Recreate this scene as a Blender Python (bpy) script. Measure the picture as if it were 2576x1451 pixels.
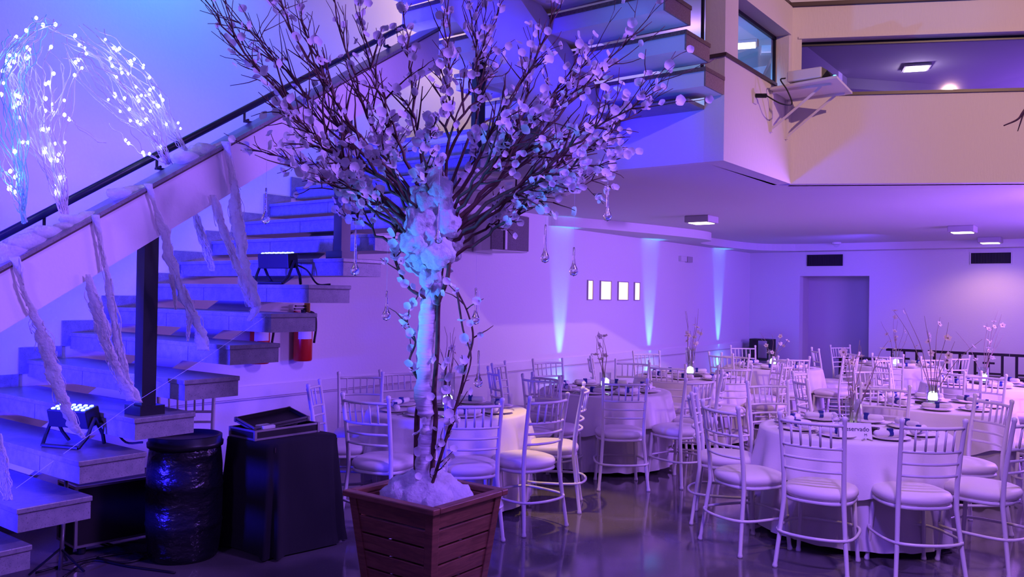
import bpy, bmesh, math, random
from mathutils import Vector, Matrix, noise

for o in list(bpy.data.objects):
    bpy.data.objects.remove(o)
scene = bpy.context.scene
COL = scene.collection
rnd = random.Random(7)
PI = math.pi

# ------------------------------------------------------------------ camera
# World axes follow the building: +y runs along the stair / left wall, +x to the right of it.
TH = math.radians(37.0); CS, SN = math.cos(TH), math.sin(TH)
FPX, CX, CY, CAMZ = 2100.0, 1288.0, 725.5, 1.58
ROLL = math.radians(0.9); PITCH = math.atan(19.5 / FPX)
FWD0 = Vector((-SN, CS, 0)); RGT0 = Vector((CS, SN, 0)); UPZ = Vector((0, 0, 1))
FWD = (FWD0 * math.cos(PITCH) + UPZ * math.sin(PITCH)).normalized()
U0 = RGT0.cross(FWD)
RGT = RGT0 * math.cos(ROLL) + U0 * math.sin(ROLL)
UPV = -RGT0 * math.sin(ROLL) + U0 * math.cos(ROLL)
CAM = Vector((0, 0, CAMZ))
cd = bpy.data.cameras.new('camera'); cam = bpy.data.objects.new('camera', cd); COL.objects.link(cam)
m = Matrix((RGT, UPV, -FWD)).transposed().to_4x4(); m.translation = CAM
cam.matrix_world = m
cd.sensor_fit = 'HORIZONTAL'; cd.sensor_width = 36.0; cd.lens = FPX / 2576 * 36; cd.clip_start = 0.05; cd.clip_end = 200
scene.camera = cam

def ray(u, v): return FWD + RGT * ((u - CX) / FPX) - UPV * ((v - CY) / FPX)
def atz(u, v, z): r = ray(u, v); return CAM + r * ((z - CAMZ) / r.z)
def atx(u, v, x): r = ray(u, v); return CAM + r * (x / r.x)
def aty(u, v, y): r = ray(u, v); return CAM + r * (y / r.y)
def atd(u, v, d): r = ray(u, v); return CAM + r * (d / r.dot(FWD0))
def cw(X, Y, z=0.0): return Vector((X * CS - Y * SN, X * SN + Y * CS, z))   # right / forward of the camera -> world

# ------------------------------------------------------------------ view, world, big lights
cy = scene.cycles
cy.max_bounces = 6; cy.diffuse_bounces = 3; cy.glossy_bounces = 2; cy.transmission_bounces = 5; cy.transparent_max_bounces = 8
cy.caustics_reflective = False; cy.caustics_refractive = False
cy.use_adaptive_sampling = True; cy.adaptive_threshold = 0.04; cy.use_denoising = True
vs = scene.view_settings
vs.view_transform = 'Standard'; vs.look = 'None'; vs.gamma = 1.0; vs.exposure = 0.0; vs.use_curve_mapping = False
w = bpy.data.worlds.new('world'); scene.world = w; w.use_nodes = True
w.node_tree.nodes['Background'].inputs[0].default_value = (0.27, 0.105, 1.0, 1)
w.node_tree.nodes['Background'].inputs[1].default_value = 0.36

def aim(o, target):
    d = Vector(target) - o.location
    o.rotation_euler = d.to_track_quat('-Z', 'Y').to_euler()
def light(kind, name, loc, color, power, target=None, size=0.3, spot=None, blend=0.5):
    l = bpy.data.lights.new(name, kind); l.color = color; l.energy = power
    if kind == 'AREA': l.shape = 'DISK'; l.size = size
    else: l.shadow_soft_size = size
    if kind == 'SPOT': l.spot_size = math.radians(spot); l.spot_blend = blend
    o = bpy.data.objects.new(name, l); COL.objects.link(o); o.location = loc
    if target is not None: aim(o, target)
    return o
BLUE = (0.10, 0.07, 1.0); CYAN = (0.08, 0.40, 1.0); VIOLET = (0.50, 0.22, 1.0); WARM = (1.0, 0.62, 0.30)
light('SPOT', 'hall_wash_light', (2.2, 4.0, 5.0), (0.31, 0.13, 1.0), 2500, (-4.0, 2.6, 1.7), 0.6, 50, 1.0)
wl = atx(330, -40, -6.1)
light('SPOT', 'wall_wash_light', (-5.2, wl.y, wl.z + .9), (0.04, 0.27, 1.0), 170, (wl.x, wl.y, wl.z), 0.3, 130, 1.0)
light('SPOT', 'stair_wash_light', (-4.6, -0.6, 0.9), (0.02, 0.012, 1.0), 5200, (-5.2, 4.2, 1.7), 0.25, 56, 0.7)
light('SPOT', 'warm_wall_light', (4.2, 2.6, 5.2), (1.0, 0.56, 0.46), 1250, (-1.2, 8.2, 3.7), 0.05, 56, 0.9)
light('SPOT', 'chair_downlight', cw(0.30, 6.05, 2.60), (1.0, 0.62, 0.16), 160, cw(0.42, 6.22, 0.0), 0.03, 34, 0.5)
light('SPOT', 'front_table_light', (0.5, 1.5, 4.6), (0.42, 0.19, 1.0), 950, (-1.5, 5.6, 0.3), 0.25, 38, 0.9)
light('SPOT', 'warm_down_light', (0.0, 5.4, 5.8), (1.0, 0.58, 0.42), 260, (-1.3, 5.9, 0), 0.1, 46, 0.9)
light('SPOT', 'tree_uplight', (-3.7, 1.3, 0.25), (0.05, 0.24, 1.0), 620, (-2.88, 3.15, 1.75), 0.05, 30, 1.0)
light('SPOT', 'left_front_light', (-1.6, -2.4, 3.4), (0.30, 0.16, 1.0), 420, (-4.7, 2.2, 1.3), 0.3, 40, 1.0)
light('SPOT', 'floor_blue_light', (-0.6, 0.6, 5.2), (0.18, 0.07, 1.0), 900, (-2.2, 4.6, 0), 0.3, 42, 1.0)
light('AREA', 'dining_violet_light', (0.6, 11.6, 2.4), (0.30, 0.11, 1.0), 430, (-4.5, 11.6, 1.0), 3.0)
light('SPOT', 'dining_front_light', (0.6, 9.4, 2.4), (0.36, 0.14, 1.0), 900, (-3.6, 8.2, 0.7), 0.3, 130, 0.8)
light('SPOT', 'corner_blue_light', (-3.2, 13.4, 2.3), (0.12, 0.05, 1.0), 150, (-5.6, 15.8, 1.5), 0.3, 110, 0.9)

# ------------------------------------------------------------------ materials
def mat(name, color, rough=0.5, metal=0.0, bump=None, vary=None, spec=0.5, trans=0.0, emit=None, estr=1.0, ior=1.45, sub=0.0, speck=None, coat=0.0):
    M = bpy.data.materials.new(name); M.use_nodes = True
    nt = M.node_tree; N = nt.nodes; L = nt.links; b = N['Principled BSDF']
    b.inputs['Base Color'].default_value = (*color, 1); b.inputs['Roughness'].default_value = rough
    b.inputs['Metallic'].default_value = metal; b.inputs['Specular IOR Level'].default_value = spec
    b.inputs['Transmission Weight'].default_value = trans; b.inputs['IOR'].default_value = ior
    b.inputs['Coat Weight'].default_value = coat
    if emit: b.inputs['Emission Color'].default_value = (*emit, 1); b.inputs['Emission Strength'].default_value = estr
    tc = None
    if vary or bump or speck:
        tc = N.new('ShaderNodeTexCoord')
    src = None
    if vary:
        c2, scale, detail = vary
        nz = N.new('ShaderNodeTexNoise'); nz.inputs['Scale'].default_value = scale; nz.inputs['Detail'].default_value = detail
        L.new(tc.outputs['Object'], nz.inputs['Vector'])
        rp = N.new('ShaderNodeValToRGB'); rp.color_ramp.elements[0].position = 0.35; rp.color_ramp.elements[1].position = 0.65
        rp.color_ramp.elements[0].color = (*color, 1); rp.color_ramp.elements[1].color = (*c2, 1)
        L.new(nz.outputs['Fac'], rp.inputs['Fac']); src = rp.outputs['Color']
    if speck:
        c3, scale, thr = speck
        vz = N.new('ShaderNodeTexNoise'); vz.inputs['Scale'].default_value = scale; vz.inputs['Detail'].default_value = 2
        L.new(tc.outputs['Object'], vz.inputs['Vector'])
        r2 = N.new('ShaderNodeValToRGB'); r2.color_ramp.elements[0].position = thr; r2.color_ramp.elements[1].position = thr + 0.06
        L.new(vz.outputs['Fac'], r2.inputs['Fac'])
        mx = N.new('ShaderNodeMix'); mx.data_type = 'RGBA'; L.new(r2.outputs['Color'], mx.inputs['Factor'])
        if src: L.new(src, mx.inputs['A'])
        else: mx.inputs['A'].default_value = (*color, 1)
        mx.inputs['B'].default_value = (*c3, 1); src = mx.outputs['Result']
    if src: L.new(src, b.inputs['Base Color'])
    if bump:
        scale, dist, stretch = bump
        nz = N.new('ShaderNodeTexNoise'); nz.inputs['Scale'].default_value = scale; nz.inputs['Detail'].default_value = 4
        mp = N.new('ShaderNodeMapping'); mp.inputs['Scale'].default_value = stretch
        L.new(tc.outputs['Object'], mp.inputs['Vector']); L.new(mp.outputs['Vector'], nz.inputs['Vector'])
        bp = N.new('ShaderNodeBump'); bp.inputs['Strength'].default_value = 0.6; bp.inputs['Distance'].default_value = dist
        L.new(nz.outputs['Fac'], bp.inputs['Height']); L.new(bp.outputs['Normal'], b.inputs['Normal'])
    return M
def wood_mat(name, c1, c2, scale=9.0, rough=0.35, axis=(1, 1, 8)):
    M = bpy.data.materials.new(name); M.use_nodes = True
    nt = M.node_tree; N = nt.nodes; L = nt.links; b = N['Principled BSDF']
    tc = N.new('ShaderNodeTexCoord'); mp = N.new('ShaderNodeMapping'); mp.inputs['Scale'].default_value = axis
    nz = N.new('ShaderNodeTexNoise'); nz.inputs['Scale'].default_value = scale; nz.inputs['Detail'].default_value = 6; nz.inputs['Distortion'].default_value = 1.2
    rp = N.new('ShaderNodeValToRGB'); rp.color_ramp.elements[0].position = 0.3; rp.color_ramp.elements[1].position = 0.72
    rp.color_ramp.elements[0].color = (*c1, 1); rp.color_ramp.elements[1].color = (*c2, 1)
    L.new(tc.outputs['Object'], mp.inputs['Vector']); L.new(mp.outputs['Vector'], nz.inputs['Vector'])
    L.new(nz.outputs['Fac'], rp.inputs['Fac']); L.new(rp.outputs['Color'], b.inputs['Base Color'])
    bp = N.new('ShaderNodeBump'); bp.inputs['Strength'].default_value = 0.25; bp.inputs['Distance'].default_value = 0.004
    L.new(nz.outputs['Fac'], bp.inputs['Height']); L.new(bp.outputs['Normal'], b.inputs['Normal'])
    b.inputs['Roughness'].default_value = rough
    return M
def pane_mat(name, tint, refl):
    M = bpy.data.materials.new(name); M.use_nodes = True
    nt = M.node_tree; N = nt.nodes; L = nt.links; N.remove(N['Principled BSDF'])
    t = N.new('ShaderNodeBsdfTransparent'); t.inputs[0].default_value = (*tint, 1)
    g = N.new('ShaderNodeBsdfGlossy'); g.inputs['Roughness'].default_value = 0.03
    f = N.new('ShaderNodeLayerWeight'); f.inputs[0].default_value = 0.5
    pw = N.new('ShaderNodeMath'); pw.operation = 'POWER'; pw.inputs[1].default_value = 3.0
    ma = N.new('ShaderNodeMath'); ma.operation = 'MULTIPLY_ADD'; ma.inputs[1].default_value = refl; ma.inputs[2].default_value = 0.03
    mx = N.new('ShaderNodeMixShader'); L.new(f.outputs['Facing'], pw.inputs[0]); L.new(pw.outputs[0], ma.inputs[0]); L.new(ma.outputs[0], mx.inputs[0])
    L.new(t.outputs[0], mx.inputs[1]); L.new(g.outputs[0], mx.inputs[2]); L.new(mx.outputs[0], N['Material Output'].inputs[0])
    return M
def soft_mat(name, color, tr=0.4, bump=None):
    M = bpy.data.materials.new(name); M.use_nodes = True
    nt = M.node_tree; N = nt.nodes; L = nt.links; N.remove(N['Principled BSDF'])
    d = N.new('ShaderNodeBsdfDiffuse'); d.inputs[0].default_value = (*color, 1)
    t = N.new('ShaderNodeBsdfTranslucent'); t.inputs[0].default_value = (*color, 1)
    mx = N.new('ShaderNodeMixShader'); mx.inputs[0].default_value = tr
    L.new(d.outputs[0], mx.inputs[1]); L.new(t.outputs[0], mx.inputs[2]); L.new(mx.outputs[0], N['Material Output'].inputs[0])
    if bump:
        tc = N.new('ShaderNodeTexCoord'); nz = N.new('ShaderNodeTexNoise'); nz.inputs['Scale'].default_value = bump[0]; nz.inputs['Detail'].default_value = 6
        bp = N.new('ShaderNodeBump'); bp.inputs['Distance'].default_value = bump[1]; bp.inputs['Strength'].default_value = 0.9
        L.new(tc.outputs['Object'], nz.inputs['Vector']); L.new(nz.outputs['Fac'], bp.inputs['Height'])
        L.new(bp.outputs['Normal'], d.inputs['Normal']); L.new(bp.outputs['Normal'], t.inputs['Normal'])
    return M

M = {}
M['wall'] = mat('white_plaster', (0.80, 0.78, 0.77), 0.85, bump=(40, 0.002, (1, 1, 1)))
M['mezz'] = mat('ribbed_cream_plaster', (0.80, 0.75, 0.70), 0.85, bump=(60, 0.004, (1, 1, 0.25)))
M['ceil'] = mat('ceiling_paint', (0.74, 0.71, 0.70), 0.9, bump=(20, 0.002, (1, 1, 1)))
M['floor'] = mat('polished_terrazzo', (0.11, 0.098, 0.105), 0.09, vary=((0.145, 0.125, 0.13), 1.3, 5), speck=((0.19, 0.165, 0.165), 90, 0.66), spec=0.9, bump=(3, 0.0006, (1, 1, 1)))
M['granite'] = mat('grey_granite', (0.21, 0.21, 0.23), 0.42, vary=((0.28, 0.27, 0.29), 22, 4), speck=((0.15, 0.14, 0.16), 150, 0.60))
M['slab'] = mat('granite_tread_slab', (0.20, 0.19, 0.21), 0.30, vary=((0.26, 0.25, 0.26), 22, 4), speck=((0.14, 0.13, 0.15), 150, 0.60))
M['dgranite'] = mat('brown_granite', (0.16, 0.10, 0.075), 0.35, vary=((0.22, 0.15, 0.11), 60, 4), speck=((0.06, 0.04, 0.03), 120, 0.6))
M['endstone'] = mat('tan_granite_end', (0.36, 0.27, 0.21), 0.5, vary=((0.27, 0.19, 0.15), 70, 4), speck=((0.16, 0.11, 0.09), 160, 0.62))
M['brownline'] = mat('dark_brown_stone', (0.07, 0.04, 0.035), 0.4)
M['steel'] = mat('black_steel', (0.012, 0.012, 0.02), 0.35, metal=0.0)
M['blackp'] = mat('black_plastic', (0.012, 0.012, 0.016), 0.4)
M['drum'] = mat('black_drum_plastic', (0.010, 0.010, 0.014), 0.28, bump=(7, 0.05, (1, 1, 1.8)))
M['bcloth'] = mat('black_cloth', (0.010, 0.009, 0.012), 0.95, bump=(30, 0.003, (1, 1, 0.4)))
M['alu'] = mat('aluminium_edge', (0.55, 0.52, 0.5), 0.35, metal=0.85)
M['laminate'] = mat('black_case_laminate', (0.016, 0.013, 0.013), 0.45)
M['chair'] = mat('white_chair_paint', (0.78, 0.75, 0.72), 0.32)
M['cushion'] = mat('white_vinyl_cushion', (0.80, 0.75, 0.70), 0.5, bump=(120, 0.001, (1, 1, 1)))
M['cloth'] = mat('white_tablecloth', (0.78, 0.74, 0.71), 0.9, bump=(90, 0.001, (1, 1, 1)))
M['skirt'] = mat('white_table_skirt', (0.74, 0.70, 0.68), 0.9, bump=(90, 0.001, (1, 1, 1)))
M['napkin'] = mat('white_napkin', (0.80, 0.76, 0.72), 0.9)
M['ring'] = mat('blue_ribbon', (0.02, 0.03, 0.22), 0.4)
M['cutlery'] = mat('steel_cutlery', (0.6, 0.58, 0.56), 0.2, metal=1.0)
M['glass'] = pane_mat('clear_glass', (0.95, 0.96, 0.98), 0.75)
M['crystal'] = mat('crystal', (1, 1, 1), 0.0, trans=1.0, ior=1.5)
M['pane'] = pane_mat('window_pane', (0.88, 0.88, 0.93), 0.5)
M['tray'] = mat('dark_tray_wood', (0.02, 0.013, 0.012), 0.4)
M['puck'] = mat('led_puck_glow', (0.9, 0.95, 1.0), 0.4, emit=(0.70, 0.93, 1.0), estr=3.0)
M['twig'] = mat('dry_twig', (0.30, 0.22, 0.17), 0.8)
M['flower'] = soft_mat('cream_flower', (0.80, 0.72, 0.58), 0.35)
M['bark'] = mat('branch_bark', (0.075, 0.030, 0.025), 0.7, vary=((0.12, 0.055, 0.04), 30, 3))
M['blossom'] = soft_mat('white_silk_petal', (0.86, 0.83, 0.84), 0.35)
M['cotton'] = soft_mat('white_cotton', (0.92, 0.91, 0.92), 0.5, bump=(60, 0.010))
M['wrap'] = mat('white_wrap_fabric', (0.84, 0.81, 0.80), 0.85, bump=(34, 0.012, (0.3, 0.3, 2.2)))
M['wood'] = wood_mat('stained_pine', (0.14, 0.052, 0.028), (0.26, 0.10, 0.052), 5.0, 0.36, (1.2, 1.2, 9))
M['darkwood'] = mat('dark_wood', (0.018, 0.012, 0.012), 0.5)
M['red'] = mat('red_enamel', (0.55, 0.015, 0.012), 0.3)
M['label'] = mat('paper_label', (0.75, 0.72, 0.70), 0.7)
M['yellow'] = mat('yellow_label', (0.75, 0.45, 0.03), 0.6)
M['grille'] = mat('grey_speaker_grille', (0.17, 0.15, 0.15), 0.6, speck=((0.06, 0.05, 0.05), 220, 0.55))
M['vent'] = mat('dark_vent', (0.02, 0.016, 0.03), 0.7)
M['lampw'] = mat('warm_lamp_panel', (1, 1, 1), 0.5, emit=(1.0, 0.84, 0.62), estr=7.0)
M['lampn'] = mat('neutral_lamp_panel', (1, 1, 1), 0.5, emit=(1.0, 0.93, 0.95), estr=7.0)
M['nichelamp'] = mat('lit_recess', (0.9, 0.8, 0.6), 0.6, emit=(1.0, 0.76, 0.34), estr=1.25)
M['fixture'] = mat('lamp_housing', (0.45, 0.42, 0.42), 0.6)
M['bulb'] = mat('fairy_bulb', (1, 1, 1), 0.4, emit=(0.72, 0.93, 1.0), estr=14.0)
M['cable'] = mat('clear_cable', (0.80, 0.76, 0.84), 0.25)
M['cable2'] = mat('aqua_cable', (0.30, 0.85, 0.85), 0.25)
M['led'] = mat('blue_led', (0.1, 0.2, 1), 0.4, emit=(0.06, 0.12, 1.0), estr=30.0)
M['ledw'] = mat('projector_led', (0.1, 0.5, 1), 0.4, emit=(0.05, 0.5, 1.0), estr=9.0)
M['shelf'] = mat('white_shelf_paint', (0.78, 0.74, 0.70), 0.5)
M['projw'] = mat('projector_shell', (0.72, 0.70, 0.68), 0.4)
M['wire'] = mat('black_wire', (0.012, 0.01, 0.012), 0.5)
M['nylon'] = mat('nylon_line', (0.75, 0.75, 0.9), 0.3)
M['paper'] = mat('white_card', (0.86, 0.84, 0.82), 0.8)
M['ink'] = mat('black_ink', (0.02, 0.02, 0.04), 0.6)
M['grey'] = mat('grey_recess_paint', (0.62, 0.58, 0.57), 0.9)
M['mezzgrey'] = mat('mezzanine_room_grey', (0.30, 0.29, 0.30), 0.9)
M['white'] = mat('white_plastic', (0.75, 0.73, 0.72), 0.5)

for k_ in ('bulb', 'led', 'ledw', 'puck', 'nichelamp', 'lampw', 'lampn'):
    M[k_].cycles.emission_sampling = 'NONE'      # many tiny emitters: lit by path hits only, keeps the render quick

# ------------------------------------------------------------------ mesh helpers
class MB:
    def __init__(s): s.v = []; s.f = []
    def box(s, x0, x1, y0, y1, z0, z1):
        n = len(s.v)
        s.v += [(x0, y0, z0), (x1, y0, z0), (x1, y1, z0), (x0, y1, z0), (x0, y0, z1), (x1, y0, z1), (x1, y1, z1), (x0, y1, z1)]
        s.f += [tuple(n + i for i in q) for q in ((0, 3, 2, 1), (4, 5, 6, 7), (0, 1, 5, 4), (1, 2, 6, 5), (2, 3, 7, 6), (3, 0, 4, 7))]
        return s
    def hexa(s, p):      # 8 points, bottom ring then top ring
        n = len(s.v); s.v += [tuple(q) for q in p]
        s.f += [tuple(n + i for i in q) for q in ((0, 3, 2, 1), (4, 5, 6, 7), (0, 1, 5, 4), (1, 2, 6, 5), (2, 3, 7, 6), (3, 0, 4, 7))]
        return s
    def prism(s, poly, z0, z1):
        n = len(s.v); k = len(poly)
        s.v += [(p[0], p[1], z0) for p in poly] + [(p[0], p[1], z1) for p in poly]
        s.f += [tuple(n + k + i for i in range(k)), tuple(n + i for i in reversed(range(k)))]
        s.f += [(n + i, n + (i + 1) % k, n + k + (i + 1) % k, n + k + i) for i in range(k)]
        return s
    def tube(s, pts, rad, seg=6, closed=False, cap=True):
        pts = [Vector(p) for p in pts]; k = len(pts)
        if not hasattr(rad, '__len__'): rad = [rad] * k
        n0 = len(s.v); up = None
        for i, p in enumerate(pts):
            if closed: t = pts[(i + 1) % k] - pts[i - 1]
            else: t = pts[min(i + 1, k - 1)] - pts[max(i - 1, 0)]
            t = t.normalized() if t.length > 1e-9 else Vector((0, 0, 1))
            if up is None:
                up = Vector((0, 0, 1)) if abs(t.z) < 0.9 else Vector((1, 0, 0))
            a = (up - t * up.dot(t))
            if a.length < 1e-5: a = Vector((1, 0, 0)).cross(t)
            a.normalize(); b = t.cross(a); up = a
            for j in range(seg):
                q = p + (a * math.cos(2 * PI * j / seg) + b * math.sin(2 * PI * j / seg)) * rad[i]
                s.v.append(tuple(q))
        for i in range(k if closed else k - 1):
            for j in range(seg):
                a0 = n0 + i * seg; b0 = n0 + ((i + 1) % k) * seg; j2 = (j + 1) % seg
                s.f.append((a0 + j, a0 + j2, b0 + j2, b0 + j))
        if cap and not closed:
            s.f.append(tuple(n0 + j for j in reversed(range(seg))))
            s.f.append(tuple(n0 + (k - 1) * seg + j for j in range(seg)))
        return s
    def lathe(s, prof, seg=24, c=(0, 0, 0), sx=1.0, sy=1.0):
        n0 = len(s.v); k = len(prof)
        for r, z in prof:
            for j in range(seg):
                a = 2 * PI * j / seg
                s.v.append((c[0] + r * sx * math.cos(a), c[1] + r * sy * math.sin(a), c[2] + z))
        for i in range(k - 1):
            for j in range(seg):
                j2 = (j + 1) % seg
                s.f.append((n0 + i * seg + j, n0 + i * seg + j2, n0 + (i + 1) * seg + j2, n0 + (i + 1) * seg + j))
        s.f.append(tuple(n0 + j for j in reversed(range(seg)))); s.f.append(tuple(n0 + (k - 1) * seg + j for j in range(seg)))
        return s
    def mesh(s, name, smooth=False):
        me = bpy.data.meshes.new(name); me.from_pydata(s.v, [], s.f); me.update()
        if smooth:
            me.polygons.foreach_set('use_smooth', [True] * len(me.polygons))
        return me
    def obj(s, name, material, parent=None, smooth=False, bevel=0.0, label=None):
        me = s.mesh(name, smooth); me.materials.append(M[material])
        o = bpy.data.objects.new(name, me); COL.objects.link(o)
        if parent is not None: o.parent = parent
        if bevel:
            b = o.modifiers.new('bevel', 'BEVEL'); b.width = bevel; b.segments = 2; b.limit_method = 'ANGLE'
        if label: o['label'] = label
        return o
def inst(name, me, parent, loc=(0, 0, 0), rot=(0, 0, 0), scale=(1, 1, 1)):
    o = bpy.data.objects.new(name, me); COL.objects.link(o); o.parent = parent
    o.location = loc; o.rotation_euler = rot; o.scale = scale
    return o
def thing(name, label, cat, loc=(0, 0, 0), rz=0.0, group=None):
    o = bpy.data.objects.new(name, None); COL.objects.link(o); o.empty_display_size = 0.1
    o.location = loc; o.rotation_euler = (0, 0, rz); return tag(o, label, cat, group)
def tag(o, label, cat, group=None):
    o['label'] = label; o['category'] = cat
    if group: o['group'] = group
    return o
def struct(o, label):
    o['kind'] = 'structure'; o['label'] = label; return o
def local(o, p): return Vector(p) - o.location
def catmull(pts, n=6):
    pts = [Vector(p) for p in pts]; P = [pts[0] * 2 - pts[1]] + pts + [pts[-1] * 2 - pts[-2]]
    out = []
    for i in range(1, len(P) - 2):
        for k in range(n):
            t = k / n; a, b, c, d = P[i - 1], P[i], P[i + 1], P[i + 2]
            out.append(0.5 * ((2 * b) + (c - a) * t + (2 * a - 5 * b + 4 * c - d) * t * t + (3 * b - a - 3 * c + d) * t ** 3))
    out.append(pts[-1]); return out

# ------------------------------------------------------------------ setting: shell
XL, YB, ZC = -6.1, 15.8, 2.62
LZ = 3.05                                   # landing level
C1 = (-2.50, 5.92); C2 = (-2.50, 7.42); DW = Vector((1.674, 0.864, 0)).normalized(); NW = Vector((-DW.y, DW.x, 0))   # mezzanine corners, facet direction, inward normal
def w2(s, n=0.0): p = Vector((C2[0], C2[1], 0)) + DW * s + NW * n; return (p.x, p.y)
struct(MB().box(XL - .2, 7, -6, YB + .8, -0.1, 0).obj('floor', 'floor'), 'polished dark terrazzo floor of the banquet hall')
struct(MB().box(XL - .25, XL, -6, YB + .2, 0, 6.0).obj('wall_left', 'wall'), 'tall white plaster wall behind the staircase and side tables')
# back wall with a doorway recess
wb = MB().box(XL - .2, -5.13, YB, YB + .2, 0, 2.7).box(-3.89, 7, YB, YB + .2, 0, 2.7).box(-5.13, -3.89, YB, YB + .2, 2.045, 2.7)
struct(wb.obj('wall_back', 'wall'), 'white back wall of the dining area with a doorway recess')
rc = MB().box(-5.13, -3.89, YB + .55, YB + .6, 0, 2.3).box(-5.19, -5.13, YB + .2, YB + .6, 0, 2.3).box(-3.89, -3.83, YB + .2, YB + .6, 0, 2.3).box(-5.13, -3.89, YB + .2, YB + .6, 2.045, 2.1)
struct(rc.obj('wall_recess', 'grey'), 'grey walls of the doorway recess at the back')
struct(MB().box(-5.12, -3.90, YB + .50, YB + .55, 0, 0.10).obj('baseboard_recess', 'brownline'), 'dark base strip in the doorway recess')
# lower ceiling (underside of the mezzanine)
pc = [(XL, 6.0), (-2.66, 6.0), (-2.62, 7.44), w2(.05, .1), w2(6.0, .1), (7, YB), (XL, YB)]
struct(MB().prism(pc, ZC, ZC + 0.08).obj('ceiling', 'ceil'), 'low white ceiling over the dining area')
# chair rail band on the left wall
struct(MB().box(XL, XL + .018, 3.0, YB, .675, .775).obj('trim_1', 'wall'), 'flat white chair rail band along the left wall')
struct(MB().box(XL, XL + .022, 3.0, YB, .66, .672).obj('trim_2', 'grey'), 'thin grey moulding under the chair rail')
struct(MB().box(XL, XL + .014, 2.0, YB, 0, .08).obj('baseboard_left', 'slab'), 'grey stone baseboard along the left wall')
# wavy gypsum drop along the left wall
wav = [(0, 8.85), (.12, 9.0), (.34, 9.6), (.58, 10.6), (.74, 11.5), (.78, 12.0), (.70, 12.35), (.48, 12.55), (.34, 12.75), (.30, 13.1), (.32, 13.8), (.40, 14.6), (.55, 15.05), (.9, 15.3), (1.6, 15.42), (5.0, 15.45)]
poly = [Vector((XL + a, b, 0)) for a, b in wav]
poly = [poly[0]] + catmull(poly, 5)[1:]
pp = [(p.x, p.y) for p in poly] + [(XL + 5.0, YB), (XL, YB)]
struct(MB().prism(pp, ZC - .125, ZC).obj('ceiling_drop', 'ceil'), 'wavy dropped plasterboard edge where ceiling meets left wall')

# landing and upper walls around the stair
struct(MB().box(XL, -2.66, 6.0, 9.4, ZC + .08, LZ - .03).box(XL, -2.66, 5.92, 6.0, ZC, LZ - .03).box(XL, -4.6, 5.66, 5.92, ZC + .02, LZ - .03).obj('landing_slab', 'wall'), 'white landing slab between the two stair flights')
struct(MB().box(XL, -2.66, 5.64, 9.4, LZ - .03, LZ).obj('landing_floor', 'slab'), 'granite floor of the stair landing')
struct(MB().box(XL, -2.66, 9.4, 9.55, LZ, 6.0).obj('wall_landing', 'wall'), 'white wall behind the stair landing')

# mezzanine wall with two window bands
mz = MB()
SILL, HEAD, TOP = 3.42, 3.93, 4.20
mz.box(-2.66, -2.50, 5.92, 7.42, ZC, SILL).box(-2.66, -2.50, 5.92, 7.42, HEAD, TOP)
mz.box(-2.66, -2.50, 5.92, 6.17, SILL, HEAD).box(-2.66, -2.50, 7.33, 7.42, SILL, HEAD)
struct(mz.obj('wall_mezzanine_1', 'mezz'), 'cream textured mezzanine wall beside the stair with a small window')
mz = MB()
for s0, s1, z0, z1 in ((0, 6, ZC, SILL), (0, 6, HEAD - .02, TOP), (0, .08, SILL, HEAD - .02), (5.6, 6, SILL, HEAD - .02)):
    mz.prism([w2(s0), w2(s1), w2(s1, .16), w2(s0, .16)], z0, z1)
struct(mz.obj('wall_mezzanine_2', 'mezz'), 'cream textured mezzanine wall with a long horizontal window')
# thin raised frame moulding round the openings + sills + coping
struct(MB().box(-2.50, -2.485, 6.15, 7.35, HEAD, HEAD + .02).obj('trim_3', 'mezz'), 'thin plaster moulding above the small mezzanine window')
struct(MB().prism([w2(.05), w2(5.7), w2(5.7, -.015), w2(.05, -.015)], HEAD - .02, HEAD).obj('trim_4', 'mezz'), 'thin plaster moulding above the long window')
struct(MB().box(-2.67, -2.482, 5.90, 7.0, SILL - .018, SILL + .006).obj('trim_5', 'brownline'), 'dark brown stone sill under the small mezzanine window')
struct(MB().prism([w2(.08, -.02), w2(5.6, -.02), w2(5.6, .16), w2(.08, .16)], SILL - .022, SILL + .004).obj('trim_6', 'brownline'), 'dark brown stone sill under the long mezzanine window')
struct(MB().prism([(-2.66, 5.9), (-2.46, 5.9), w2(-.02, -.04), w2(6, -.04), w2(6, .2), (-2.66, 7.6)], TOP, TOP + .03).obj('trim_7', 'brownline'), 'dark brown coping along the top of the mezzanine wall')
def window(n, frame, pane, lab):
    f = struct(frame.obj('window_%d' % n, 'steel'), lab); p = pane.obj('pane', 'pane', f); return f
window(1, MB().box(-2.64, -2.615, 6.17, 7.33, HEAD - .03, HEAD).box(-2.64, -2.615, 7.31, 7.33, SILL, HEAD).box(-2.64, -2.615, 6.17, 6.18, SILL, HEAD),
       MB().box(-2.632, -2.626, 6.17, 7.33, SILL, HEAD), 'small mezzanine window with a dark frame')
fr = MB()
for s0, s1, z0, z1 in ((.08, 5.6, HEAD - .055, HEAD - .02), (.08, .095, SILL, HEAD - .02), (5.58, 5.6, SILL, HEAD - .02)):
    fr.prism([w2(s0, .10), w2(s1, .10), w2(s1, .125), w2(s0, .125)], z0, z1)
window(2, fr, MB().prism([w2(.08, .11), w2(5.6, .11), w2(5.6, .115), w2(.08, .115)], SILL, HEAD - .02), 'long horizontal mezzanine window with a dark frame')
struct(MB().prism([w2(0, .2), w2(6, .2), w2(6, 4.5), w2(0, 4.5)], 4.10, 4.16).obj('ceiling_mezzanine', 'mezzgrey'), 'grey ceiling inside the mezzanine room')
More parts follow.
